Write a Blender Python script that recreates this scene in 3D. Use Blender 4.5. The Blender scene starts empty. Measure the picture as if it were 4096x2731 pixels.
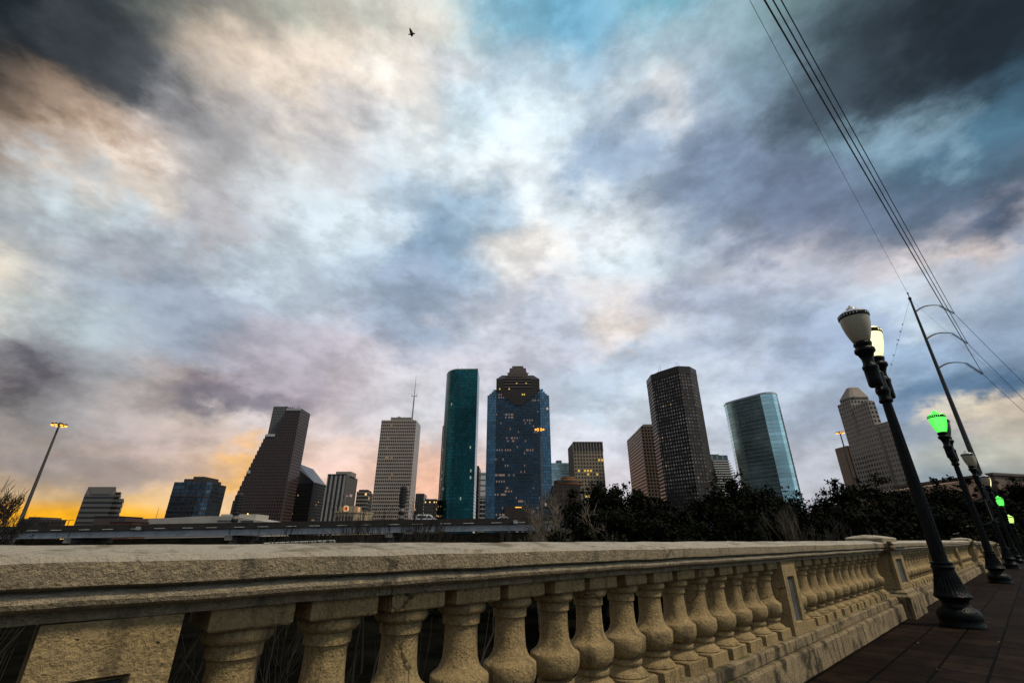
import bpy, bmesh, math, random
import numpy as np
from mathutils import Vector, Matrix, noise as mnoise
R = math.radians
sc = bpy.context.scene
COL = sc.collection

# ------------------------------------------------------------------ camera
FPX = 1815.0                       # focal length in pixels of the 4096 wide photograph
PITCH = R(23.6)
CAMZ = 1.03
cam_d = bpy.data.cameras.new("Camera"); cam = bpy.data.objects.new("Camera", cam_d); COL.objects.link(cam)
cam_d.sensor_width = 36.0; cam_d.lens = 36.0 * FPX / 4096.0
cam_d.clip_start = 0.05; cam_d.clip_end = 20000
cam.location = (0, 0, CAMZ); cam.rotation_euler = (R(90) + PITCH, 0, 0)
sc.camera = cam
sc.view_settings.view_transform = 'Standard'; sc.view_settings.look = 'None'
sc.view_settings.exposure = 0.0; sc.view_settings.gamma = 1.0
sc.render.resolution_x = 1024; sc.render.resolution_y = 682

SN, CS = math.sin(PITCH), math.cos(PITCH)
def ray(px, py):
    u = (px - 2048) / FPX; v = (1365.5 - py) / FPX
    return Vector((u, CS - SN * v, SN + CS * v))
def at(px, py, Y):                 # the point where a sight line meets the vertical plane at distance Y
    d = ray(px, py); t = Y / d.y
    return Vector((d.x * t, Y, CAMZ + d.z * t))
def on_level(px, py, z):           # the point where a sight line meets the level z
    d = ray(px, py); t = (z - CAMZ) / d.z
    return Vector((d.x * t, d.y * t, z))
def lin(c):
    return tuple(((x / 255.0) / 12.92 if x / 255.0 <= 0.04045 else ((x / 255.0 + 0.055) / 1.055) ** 2.4) for x in c)

# ------------------------------------------------------------------ sky
SUN_EL, SUN_AZ = R(55), R(114)     # broad bright part of the clouds, behind and to the right of the viewer
SKYPTS = [
(0,0,18,28,30),(350,60,45,58,64),(650,10,75,98,98),(900,60,120,125,120),(1180,10,186,188,176),(1250,90,185,175,165),(1500,60,205,205,195),(1700,60,225,215,205),(1850,20,200,215,215),(2030,20,110,180,210),
(0,170,40,46,50),(250,200,80,82,82),(500,170,125,118,110),(750,120,190,172,155),(1000,100,165,155,145),(1300,200,215,195,180),(1550,200,235,218,205),(1800,200,235,225,220),(1950,200,195,212,228),
(100,330,100,85,72),(350,300,70,74,80),(550,300,95,95,97),(750,270,205,182,162),(950,300,225,203,185),(1200,330,240,220,203),(1450,300,245,230,218),(1600,330,250,240,235),(1750,330,215,222,232),(2000,330,195,215,232),
(50,420,150,122,98),(300,470,204,172,146),(500,420,140,132,130),(620,370,100,102,108),(700,430,140,138,140),(950,430,205,192,182),(1150,440,240,222,208),(1400,420,200,200,205),(1600,450,225,230,235),(1900,450,205,225,238),
(100,540,150,135,128),(250,560,165,150,145),(450,560,225,205,195),(650,520,185,180,180),(900,520,180,175,178),(1100,560,215,208,205),(1400,530,205,205,210),(1700,560,220,228,235),(2000,560,225,235,242),
(50,680,180,180,180),(250,640,225,205,195),(450,720,235,220,210),(600,650,200,190,190),(850,680,180,172,172),(1000,640,215,215,215),(1250,640,210,212,215),(1500,640,215,225,235),(1750,700,215,222,230),(2000,680,228,235,242),
(60,840,145,150,158),(200,780,200,215,225),(500,850,190,205,215),(850,870,185,185,195),(1100,760,205,212,222),(1250,850,215,228,238),(1500,900,180,192,210),(1700,880,165,188,210),(1850,950,150,180,205),(2000,860,225,230,238),
(20,1080,245,222,195),(100,1000,205,215,218),(300,1000,190,198,208),(500,1000,170,170,180),(800,1000,185,192,205),(1000,1020,190,200,212),(1300,1030,210,222,232),(1500,1000,190,205,220),(1750,1050,155,180,205),(1900,1000,175,200,220),(2010,1000,235,230,230),
(100,1250,185,198,205),(400,1180,165,180,192),(700,1200,155,165,182),(1000,1250,175,182,198),(1300,1200,195,205,220),(1600,1230,150,165,188),(1800,1250,165,178,198),(2000,1250,215,215,225),
(60,1450,95,88,95),(250,1420,155,155,165),(500,1400,175,185,195),(850,1400,160,165,180),(1100,1400,190,180,188),(1400,1400,205,195,205),(1700,1380,205,200,212),(2000,1400,205,200,212),
(50,1580,110,98,98),(300,1580,150,155,165),(600,1540,195,175,170),(900,1560,130,122,135),(1100,1560,165,150,158),(1300,1540,190,180,190),(1500,1550,210,200,205),(1700,1600,205,205,212),
(100,1720,150,148,145),(400,1700,165,160,165),(650,1660,205,180,165),(800,1640,225,190,170),(900,1700,205,205,212),(1050,1660,235,195,180),(1350,1700,215,205,212),(1450,1850,235,205,190),
(100,1850,155,142,135),(400,1830,180,165,158),(700,1800,200,180,170),(900,1850,240,190,140),(960,1880,250,190,90),(200,1900,195,165,140),(550,1900,210,180,150),(150,1990,190,155,120),(500,2000,228,178,112),(200,2060,255,180,18),(550,2070,255,195,28),(350,2062,255,185,22),(620,1980,225,180,120),(900,2030,250,205,150),(1270,1900,230,200,200),(1470,1930,240,190,165),(1700,1950,250,190,160),(2240,1750,215,215,225),(2450,1900,215,205,212),
(2200,20,88,164,198),(2400,60,120,175,205),(2150,150,150,190,215),(2450,130,165,185,200),(2650,20,120,180,200),(2800,120,165,190,205),(2950,100,150,175,190),(3150,50,115,140,145),(3400,60,70,88,95),(3700,60,38,48,54),(4050,40,18,26,32),
(2150,330,195,215,230),(2400,330,160,185,208),(2600,300,205,215,225),(2800,250,185,200,215),(3000,300,140,165,185),(3300,250,90,108,120),(3600,250,50,60,68),(4000,200,30,42,52),
(2150,500,220,232,240),(2450,430,200,208,218),(2600,420,225,225,230),(2850,500,155,175,195),(3150,480,115,135,152),(3400,420,62,75,85),(3700,400,58,78,95),(4000,380,60,95,118),
(2150,620,215,228,238),(2400,600,160,180,202),(2700,620,155,175,198),(3000,650,120,138,160),(3250,620,110,130,148),(3500,600,140,170,190),(3700,560,110,145,165),(4000,530,75,115,138),
(2150,780,225,232,240),(2350,740,200,212,225),(2500,780,215,225,235),(2800,760,140,155,180),(3100,750,108,118,140),(3300,700,115,140,162),(3600,720,85,108,130),(3900,680,105,140,162),(4070,780,55,70,90),
(2150,950,238,230,228),(2400,920,232,236,242),(2600,930,228,234,242),(2850,900,165,175,195),(3150,950,120,128,152),(3500,900,100,120,145),(3800,900,95,110,135),(4050,930,170,165,180),
(2150,1050,225,215,220),(2300,1050,215,225,235),(2600,1020,205,220,232),(2900,1060,225,225,232),(3150,1000,225,215,220),(3300,1000,130,135,160),(3500,1120,190,180,188),(3700,1060,225,218,222),(3900,1020,235,215,205),(4080,1080,120,155,185),
(2150,1250,190,195,212),(2300,1270,215,215,222),(2500,1280,230,215,210),(2700,1230,205,210,222),(3000,1200,170,180,202),(3300,1250,185,198,215),(3600,1250,205,218,232),(3950,1200,165,180,205),
(2250,1420,200,200,215),(2500,1400,195,205,220),(2800,1380,170,180,202),(3000,1440,185,190,208),(3250,1350,165,180,205),(3650,1400,150,175,205),(3900,1450,115,140,170),(4060,1450,170,185,205),
(2350,1600,185,200,218),(2480,1590,215,222,232),(2900,1560,205,212,225),(3250,1500,175,188,210),(3300,1650,165,175,198),(3750,1560,95,125,155),(4000,1580,75,105,135),
(2480,1750,205,205,218),(3250,1800,180,185,200),(3300,1900,195,190,200),(3750,1700,130,150,170),(3900,1720,205,200,185),(4050,1690,225,195,165),(3750,1810,185,190,180),(3950,1800,150,160,160),(4070,1850,175,170,160),(3750,1900,110,135,150),
(350,1950,195,165,140),(60,1950,165,145,130),(750,1950,225,185,150),(330,2010,225,180,110),(1000,1780,205,185,180),(800,1900,235,190,145),(420,1900,185,162,148),(60,1780,140,130,130),(250,1810,165,150,145),(550,1800,185,168,160),(700,1740,200,182,172),(60,2040,215,160,60),(100,1930,192,165,142),(250,1965,200,168,128),(420,1960,198,168,132),(600,1950,212,180,148),(330,1890,186,165,150),(700,1960,230,188,145),(880,1970,240,195,150),(160,1960,192,165,135),(520,1930,200,175,152),(760,1860,212,186,165),(850,1780,210,186,172)]
BACKPTS = [(-95,8,205,202,205),(-112,10,190,195,205),(-95,30,90,95,102),(-100,55,60,68,74),(-140,8,128,138,150),(-140,30,190,198,210),(-140,55,120,135,150),(180,8,104,114,128),(180,28,205,210,220),(180,52,150,165,185),
(140,8,140,150,162),(140,30,215,215,220),(140,55,140,155,175),(100,8,215,226,236),(95,30,60,80,100),(95,55,40,52,62),(0,78,120,160,185),(90,75,70,85,95),(-90,75,85,90,95),(180,75,150,165,180),(78,12,200,215,225),(-80,12,130,110,95)]
MASSES = [(1600,330,190,1.2,(250,240,232),.8),(1300,320,170,1.2,(243,223,207),.7),(2080,700,240,1.1,(232,238,245),.8),(2500,880,220,1.4,(236,240,246),.8),(1430,870,140,1.6,(224,233,242),.7),(450,720,200,2.0,(238,222,210),.7),
(300,480,150,1.4,(205,170,142),.6),(2620,420,120,1.2,(230,228,230),.7),(2100,1010,150,1.2,(242,234,230),.8),(1100,1100,170,2.0,(205,218,230),.6),(250,800,150,2.2,(205,218,228),.6),(1650,1450,190,2.2,(212,206,214),.6),(2500,1290,110,1.5,(236,220,212),.7),(3600,1250,130,2.5,(208,220,234),.7),(3900,1000,210,3.0,(238,216,206),.8),(3850,1720,170,3.2,(222,205,182),.8),(3700,1070,140,3.0,(230,222,224),.7),
(3600,560,170,2.0,(142,172,192),.7),(2030,20,150,1.2,(120,180,206),.65),(2300,60,140,1.2,(118,176,206),.5),
(1760,1010,230,1.15,(142,167,194),.85),(1640,1190,270,1.7,(156,168,190),.75),(1880,880,110,1.2,(160,184,206),.6),
(2850,740,430,1.5,(124,140,166),.85),(3150,880,320,1.6,(110,121,147),.85),(2430,640,190,1.8,(148,168,194),.8),
(3600,230,430,1.3,(45,54,62),.85),(3960,110,380,1.2,(20,28,34),.85),(3300,420,220,1.2,(60,72,82),.8),(4060,800,160,2.0,(58,72,92),.85),(3900,900,260,2.0,(90,106,132),.7),
(560,40,300,1.3,(62,76,80),.7),(150,110,500,1.3,(22,30,34),.88),(640,330,170,1.6,(86,88,93),.8),(380,240,240,1.5,(66,70,75),.75),(60,400,90,2.0,(104,86,72),.6),(940,1885,120,2.4,(250,186,92),.75),(680,1800,260,3.0,(196,172,168),.6),(330,1830,300,3.4,(158,146,146),.65),(300,2078,560,13,(255,176,14),.93),
(60,1490,190,2.4,(86,80,88),.85),(930,1565,250,3.4,(118,112,126),.85),(700,1210,340,2.0,(152,162,180),.75),(450,1040,170,2.0,(162,163,172),.7),(880,880,190,1.8,(174,168,172),.7),(900,510,210,1.5,(168,164,168),.75),(1340,560,160,1.6,(190,186,190),.7),(1120,1420,260,3.0,(176,168,182),.6),
(3250,1330,230,2.4,(158,171,198),.75),(2800,1210,270,2.8,(164,172,196),.7),(2500,1490,220,3.0,(182,194,214),.6),(3720,1570,270,3.0,(92,118,148),.85),(4010,1590,160,3.0,(72,100,130),.8),(3060,1500,180,3.0,(172,182,206),.6),(2250,1250,160,2.0,(186,192,210),.6)]
def build_sky():
    P = []; C = []
    for (x, y, r, g, b) in SKYPTS:
        P.append(ray(x, y).normalized()); C.append(lin((r, g, b)))
    for (a, e, r, g, b) in BACKPTS:
        P.append(Vector((math.sin(R(a)) * math.cos(R(e)), math.cos(R(a)) * math.cos(R(e)), math.sin(R(e))))); C.append(lin((r, g, b)))
    P = np.array([tuple(p) for p in P]); C = np.array(C)
    def colour(a, e):
        v = np.array((math.sin(R(a)) * math.cos(R(e)), math.cos(R(a)) * math.cos(R(e)), math.sin(R(e))))
        ang = np.degrees(np.arccos(np.clip(P @ v, -1, 1))) + 0.45
        w = ang ** -5.0
        return (w[:, None] * C).sum(0) / w.sum()
    els = [0, 1.5, 3.2, 5, 7, 9.5, 12, 15, 18, 21.5, 25, 28.5, 32, 36, 40, 43.5, 47, 50.5, 54, 58, 63, 70, 82]
    azs = [-180, -140, -100, -80] + [-66 + 132 * i / 23.0 for i in range(24)] + [80, 105, 145]
    w = bpy.data.worlds.new("World"); sc.world = w; w.use_nodes = True
    nt = w.node_tree; nt.nodes.clear(); N = nt.nodes.new; L = nt.links.new
    def math_(op, a, b=None, c=None):
        n = N('ShaderNodeMath'); n.operation = op
        for i, s in enumerate((a, b, c)):
            if s is None: continue
            if isinstance(s, (int, float)): n.inputs[i].default_value = s
            else: L(s, n.inputs[i])
        return n.outputs[0]
    tc = N('ShaderNodeTexCoord'); sep = N('ShaderNodeSeparateXYZ'); L(tc.outputs['Generated'], sep.inputs[0])
    X, Y, Z = sep.outputs
    # cloud plane coordinates
    comb = N('ShaderNodeCombineXYZ'); L(X, comb.inputs[0]); L(Y, comb.inputs[1]); L(math_('MULTIPLY', Z, 1.7), comb.inputs[2])
    def nz(scale, detail, rough, dist, off):
        mp = N('ShaderNodeMapping'); mp.inputs['Location'].default_value = off; L(comb.outputs[0], mp.inputs[0])
        n = N('ShaderNodeTexNoise'); n.inputs['Scale'].default_value = scale; n.inputs['Detail'].default_value = detail
        n.inputs['Roughness'].default_value = rough; n.inputs['Distortion'].default_value = dist
        L(mp.outputs[0], n.inputs['Vector']); return n
    w1 = nz(6.5, 8, 0.6, 0.0, (3.1, 1.7, 0)); w2 = nz(6.5, 8, 0.6, 0.0, (-7.3, 4.2, 2.0))
    d1 = nz(8.0, 8, 0.6, 0.0, (1.0, 9.0, 0.0)); d2 = nz(24.0, 7, 0.6, 0.0, (5.0, -3.0, 1.0))
    az = math_('MULTIPLY', math_('ARCTAN2', X, Y), 180 / math.pi)
    el = math_('MULTIPLY', math_('ARCSINE', Z), 180 / math.pi)
    # noise bends the cloud edges, less so near the horizon
    amp = math_('MINIMUM', math_('MULTIPLY_ADD', math_('MAXIMUM', el, 0.0), 0.6, 0.7), 9.0)
    az = math_('ADD', az, math_('MULTIPLY', math_('SUBTRACT', w1.outputs['Fac'], 0.5), math_('ADD', amp, 2.0)))
    elw = math_('ADD', el, math_('MULTIPLY', math_('SUBTRACT', w2.outputs['Fac'], 0.5), amp))
    azn = math_('MULTIPLY_ADD', az, 1 / 360.0, 0.5)
    cur = None
    for i, e in enumerate(els):
        rp = N('ShaderNodeValToRGB'); cr = rp.color_ramp; cr.interpolation = 'B_SPLINE'
        while len(cr.elements) > 1: cr.elements.remove(cr.elements[-1])
        for k, a in enumerate(azs):
            c = colour(a, e); pos = (a + 180) / 360.0
            elt = cr.elements[0] if k == 0 else cr.elements.new(pos)
            elt.position = pos; elt.color = (c[0], c[1], c[2], 1)
        L(azn, rp.inputs[0])
        if cur is None: cur = rp.outputs[0]
        else:
            mr = N('ShaderNodeMapRange'); mr.inputs[1].default_value = els[i - 1]; mr.inputs[2].default_value = e
            mr.interpolation_type = 'SMOOTHSTEP' if e > 8 else 'LINEAR'
            L(elw, mr.inputs[0])
            mx = N('ShaderNodeMix'); mx.data_type = 'RGBA'; L(mr.outputs[0], mx.inputs[0]); L(cur, mx.inputs[6]); L(rp.outputs[0], mx.inputs[7]); cur = mx.outputs[2]
    # separate cloud masses and bright gaps, their edges broken up by noise
    wc = nz(5.5, 9, 0.60, 0.0, (2.0, 5.0, 7.0))
    wv = N('ShaderNodeVectorMath'); wv.operation = 'SUBTRACT'; L(wc.outputs['Color'], wv.inputs[0]); wv.inputs[1].default_value = (.5, .5, .5)
    wm = N('ShaderNodeVectorMath'); wm.operation = 'SCALE'; L(wv.outputs[0], wm.inputs[0]); wm.inputs['Scale'].default_value = 0.31
    wd = N('ShaderNodeVectorMath'); wd.operation = 'ADD'; L(tc.outputs['Generated'], wd.inputs[0]); L(wm.outputs[0], wd.inputs[1])
    for (px, py, hw, k, col, op) in MASSES:
        k = 1 + (k - 1) * .55
        c0 = ray(px, py).normalized(); r = (ray(px + hw, py).normalized() - c0).length
        sb = N('ShaderNodeVectorMath'); sb.operation = 'SUBTRACT'; L(wd.outputs[0] if op < .9 else tc.outputs['Generated'], sb.inputs[0]); sb.inputs[1].default_value = tuple(c0)
        ml = N('ShaderNodeVectorMath'); ml.operation = 'MULTIPLY'; L(sb.outputs[0], ml.inputs[0]); ml.inputs[1].default_value = (1, 1, k)
        ln = N('ShaderNodeVectorMath'); ln.operation = 'LENGTH'; L(ml.outputs[0], ln.inputs[0])
        mr = N('ShaderNodeMapRange'); mr.interpolation_type = 'SMOOTHSTEP'; mr.inputs[1].default_value = r * 1.12 + .035; mr.inputs[2].default_value = r * .34; mr.inputs[3].default_value = 0; mr.inputs[4].default_value = op
        L(ln.outputs['Value'], mr.inputs[0])
        mx = N('ShaderNodeMix'); mx.data_type = 'RGBA'; L(mr.outputs[0], mx.inputs[0]); L(cur, mx.inputs[6]); mx.inputs[7].default_value = (*lin(col), 1); cur = mx.outputs[2]
    pf = N('ShaderNodeMapRange'); pf.interpolation_type = 'SMOOTHSTEP'; pf.inputs[1].default_value = 0.38; pf.inputs[2].default_value = 0.62; pf.inputs[3].default_value = -0.15; pf.inputs[4].default_value = 0.16
    L(d1.outputs['Fac'], pf.inputs[0])
    det = math_('ADD', pf.outputs[0], math_('MULTIPLY', math_('SUBTRACT', d2.outputs['Fac'], 0.5), 0.5))
    gain = math_('ADD', det, 1.0)
    sclr = N('ShaderNodeVectorMath'); sclr.operation = 'SCALE'; L(cur, sclr.inputs[0]); L(gain, sclr.inputs['Scale'])
    hs = N('ShaderNodeHueSaturation'); hs.inputs['Saturation'].default_value = 1.0; tn = N('ShaderNodeVectorMath'); tn.operation = 'MULTIPLY'; tn.inputs[1].default_value = (0.965, 1.0, 0.985); L(sclr.outputs[0], tn.inputs[0]); L(tn.outputs[0], hs.inputs['Color'])
    bgc = N('ShaderNodeBackground'); L(hs.outputs[0], bgc.inputs[0]); bgc.inputs[1].default_value = 1.08
    sk = N('ShaderNodeTexSky'); sk.sky_type = 'NISHITA'; sk.sun_disc = False; sk.sun_elevation = SUN_EL; sk.sun_rotation = SUN_AZ
    sk.dust_density = 2.0
    bgs = N('ShaderNodeBackground'); L(sk.outputs[0], bgs.inputs[0]); bgs.inputs[1].default_value = 0.05
    mixs = N('ShaderNodeMixShader'); mixs.inputs[0].default_value = 0.06
    L(bgc.outputs[0], mixs.inputs[1]); L(bgs.outputs[0], mixs.inputs[2])
    out = N('ShaderNodeOutputWorld'); L(mixs.outputs[0], out.inputs[0])
    w.cycles.sampling_method = 'MANUAL'; w.cycles.sample_map_resolution = 512
build_sky()
sd = bpy.data.lights.new("Sun", 'SUN'); sd.energy = 2.8; sd.angle = R(8); sd.color = (1.0, 0.86, 0.66)
so = bpy.data.objects.new("Sun", sd); COL.objects.link(so)
_d = Vector((math.sin(SUN_AZ) * math.cos(SUN_EL), math.cos(SUN_AZ) * math.cos(SUN_EL), math.sin(SUN_EL)))
so.rotation_euler = _d.to_track_quat('Z', 'Y').to_euler()

# ------------------------------------------------------------------ mesh helpers
class MB:
    def __init__(s): s.v = []; s.f = []; s.uv = []; s.sm = []
    def face(s, pts, uv=None, smooth=False):
        i = len(s.v); s.v.extend([tuple(p) for p in pts]); s.f.append(tuple(range(i, i + len(pts))))
        s.uv.append(uv); s.sm.append(smooth)
    def grid(s, rows, closed=False, smooth=True):      # rows of equal length, shared vertices
        i = len(s.v); m = len(rows[0])
        for r in rows: s.v.extend([tuple(p) for p in r])
        for a in range(len(rows) - 1):
            for b in range(m if closed else m - 1):
                c = (b + 1) % m
                s.f.append((i + a * m + b, i + a * m + c, i + (a + 1) * m + c, i + (a + 1) * m + b)); s.uv.append(None); s.sm.append(smooth)
        return i
    def cap(s, idx, smooth=False): s.f.append(tuple(idx)); s.uv.append(None); s.sm.append(smooth)
    def box(s, x0, x1, y0, y1, z0, z1):
        i = len(s.v)
        s.v += [(x0, y0, z0), (x1, y0, z0), (x1, y1, z0), (x0, y1, z0), (x0, y0, z1), (x1, y0, z1), (x1, y1, z1), (x0, y1, z1)]
        for q in ((0, 3, 2, 1), (4, 5, 6, 7), (0, 1, 5, 4), (1, 2, 6, 5), (2, 3, 7, 6), (3, 0, 4, 7)):
            s.f.append(tuple(i + k for k in q)); s.uv.append(None); s.sm.append(False)
    def lathe(s, prof, seg=24, c=(0, 0), closed_ends=True, flute=0, fl_amp=0.0, fl_rows=()):
        rows = []
        for k, (r, z) in enumerate(prof):
            row = []
            for j in range(seg):
                a = 2 * math.pi * j / seg; rr = r
                if k in fl_rows: rr = r * (1 - fl_amp * (0.5 + 0.5 * math.cos(a * flute)))
                row.append((c[0] + rr * math.cos(a), c[1] + rr * math.sin(a), z))
            rows.append(row)
        i = s.grid(rows, closed=True)
        if closed_ends:
            s.cap([i + j for j in range(seg)][::-1]); s.cap([i + (len(prof) - 1) * seg + j for j in range(seg)])
    def tube(s, pts, radii, seg=6, caps=True):
        pts = [Vector(p) for p in pts]; rows = []
        up = Vector((0, 0, 1))
        d0 = (pts[1] - pts[0]).normalized()
        a = d0.cross(up) if abs(d0.dot(up)) < 0.95 else d0.cross(Vector((1, 0, 0)))
        a.normalize()
        for k, p in enumerate(pts):
            d = (pts[min(k + 1, len(pts) - 1)] - pts[max(k - 1, 0)])
            if d.length < 1e-9: d = Vector((0, 0, 1))
            d.normalize(); a = (a - d * a.dot(d)); a.normalize(); b = d.cross(a)
            r = radii[k] if isinstance(radii, (list, tuple)) else radii
            rows.append([p + (a * math.cos(2 * math.pi * j / seg) + b * math.sin(2 * math.pi * j / seg)) * r for j in range(seg)])
        i = s.grid(rows, closed=True)
        if caps:
            s.cap([i + j for j in range(seg)]); s.cap([i + (len(pts) - 1) * seg + j for j in range(seg)][::-1])
    def prism(s, pts, z0, z1, top=True, bottom=False, uoff=0.0):   # footprint polygon, uv in metres
        n = len(pts); u = uoff
        for k in range(n):
            a = pts[k]; b = pts[(k + 1) % n]; l = math.hypot(b[0] - a[0], b[1] - a[1])
            s.face([(a[0], a[1], z0), (b[0], b[1], z0), (b[0], b[1], z1), (a[0], a[1], z1)], [(u, z0), (u + l, z0), (u + l, z1), (u, z1)])
            u += l
        if top: s.face([(p[0], p[1], z1) for p in pts], [(0, -5000)] * n)
        if bottom: s.face([(p[0], p[1], z0) for p in pts][::-1], [(0, -5000)] * n)
    def profile(s, xz, y0, y1):                       # upright outline (x, z) seen from the front, pushed back from y0 to y1
        n = len(xz)
        area = sum(xz[k][0] * xz[(k + 1) % n][1] - xz[(k + 1) % n][0] * xz[k][1] for k in range(n))
        if area < 0: xz = xz[::-1]
        s.face([(x, y0, z) for x, z in xz], [(x, z) for x, z in xz])
        s.face([(x, y1, z) for x, z in xz][::-1], [(x, z) for x, z in xz][::-1])
        for k in range(n):
            a = xz[k]; b = xz[(k + 1) % n]
            flat = abs(a[1] - b[1]) < 0.25 * abs(a[0] - b[0])
            uv = [(0, -5000)] * 4 if flat else [(y0, a[1]), (y1, a[1]), (y1, b[1]), (y0, b[1])]
            s.face([(a[0], y0, a[1]), (a[0], y1, a[1]), (b[0], y1, b[1]), (b[0], y0, b[1])], uv)

def make_mesh(name, mb, mat, off=None, sharp=35):
    me = bpy.data.meshes.new(name)
    v = mb.v if off is None else [(a[0] - off[0], a[1] - off[1], a[2] - off[2]) for a in mb.v]
    me.from_pydata(v, [], mb.f)
    if any(u is not None for u in mb.uv):
        lay = me.uv_layers.new(name="UVMap"); flat = []
        for f, u in zip(mb.f, mb.uv):
            for k in range(len(f)): flat.extend(u[k] if u is not None else (0.0, -5000.0))
        lay.data.foreach_set('uv', flat)
    bm = bmesh.new(); bm.from_mesh(me)
    if all(u is None for u in mb.uv) and len(bm.faces) < 60000 and getattr(mb, 'fixn', True):
        bmesh.ops.recalc_face_normals(bm, faces=bm.faces)
    bm.to_mesh(me); bm.free()
    me.polygons.foreach_set('use_smooth', mb.sm)
    if any(mb.sm): me.set_sharp_from_angle(angle=R(sharp))
    me.materials.append(mat)
    return me
def tag(o, label, cat, group=None):
    o['label'] = label; o['category'] = cat
    if group: o['group'] = group
    return o
def thing(name, label, cat, loc=(0, 0, 0), rz=0.0, group=None):
    o = bpy.data.objects.new(name, None); COL.objects.link(o); o.location = loc; o.rotation_euler = (0, 0, rz)
    o.empty_display_size = 0.3
    return tag(o, label, cat, group)
def part(name, mb, mat, parent, world=False, sharp=35, label=None):
    off = None
    if world:
        p = parent; off = Vector((0, 0, 0))
        while p is not None: off = off + p.location; p = p.parent
    o = bpy.data.objects.new(name, make_mesh(name, mb, mat, off, sharp)); COL.objects.link(o); o.parent = parent
    if label: o['label'] = label
    return o
def single(name, mb, mat, label, cat, loc=(0, 0, 0), rz=0.0, group=None, world=False, sharp=35):
    o = bpy.data.objects.new(name, make_mesh(name, mb, mat, Vector(loc) if world else None, sharp)); COL.objects.link(o)
    o.location = loc; o.rotation_euler = (0, 0, rz)
    return tag(o, label, cat, group)
def struct(name, mb, mat, kind='structure'):
    o = bpy.data.objects.new(name, make_mesh(name, mb, mat)); COL.objects.link(o); o['kind'] = kind; return o
def dup(root, loc=None, rot=None, label=None):
    r = root.copy(); COL.objects.link(r)
    if loc is not None: r.location = loc
    if rot is not None: r.rotation_euler = rot
    if label: r['label'] = label
    for ch in list(root.children):
        c = ch.copy(); COL.objects.link(c); c.parent = r
        for g in list(ch.children):
            d = g.copy(); COL.objects.link(d); d.parent = c
    return r

# ------------------------------------------------------------------ materials
def mat_new(name):
    m = bpy.data.materials.new(name); m.use_nodes = True
    nt = m.node_tree; b = nt.nodes['Principled BSDF']
    return m, nt, b
def simple(name, col, rough=0.6, metal=0.0, var=0.0, vscale=3.0, bump=0.0, bscale=40.0, emit=None, estr=0.0, spec=0.5):
    m, nt, b = mat_new(name); N = nt.nodes.new; L = nt.links.new
    b.inputs['Base Color'].default_value = (*col, 1); b.inputs['Roughness'].default_value = rough; b.inputs['Metallic'].default_value = metal
    b.inputs['Specular IOR Level'].default_value = spec
    if var or bump:
        g = N('ShaderNodeNewGeometry')
    if var:
        n = N('ShaderNodeTexNoise'); n.inputs['Scale'].default_value = vscale; n.inputs['Detail'].default_value = 6; L(g.outputs['Position'], n.inputs['Vector'])
        r = N('ShaderNodeValToRGB'); r.color_ramp.elements[0].position = 0.3; r.color_ramp.elements[1].position = 0.7
        r.color_ramp.elements[0].color = (*[c * (1 - var) for c in col], 1); r.color_ramp.elements[1].color = (*[min(1, c * (1 + var)) for c in col], 1)
        L(n.outputs['Fac'], r.inputs[0]); L(r.outputs[0], b.inputs['Base Color'])
    if bump:
        n2 = N('ShaderNodeTexNoise'); n2.inputs['Scale'].default_value = bscale; n2.inputs['Detail'].default_value = 5; L(g.outputs['Position'], n2.inputs['Vector'])
        bp = N('ShaderNodeBump'); bp.inputs['Strength'].default_value = bump; bp.inputs['Distance'].default_value = 0.02
        L(n2.outputs['Fac'], bp.inputs['Height']); L(bp.outputs[0], b.inputs['Normal'])
    if emit is not None:
        b.inputs['Emission Color'].default_value = (*emit, 1); b.inputs['Emission Strength'].default_value = estr
    return m

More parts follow.
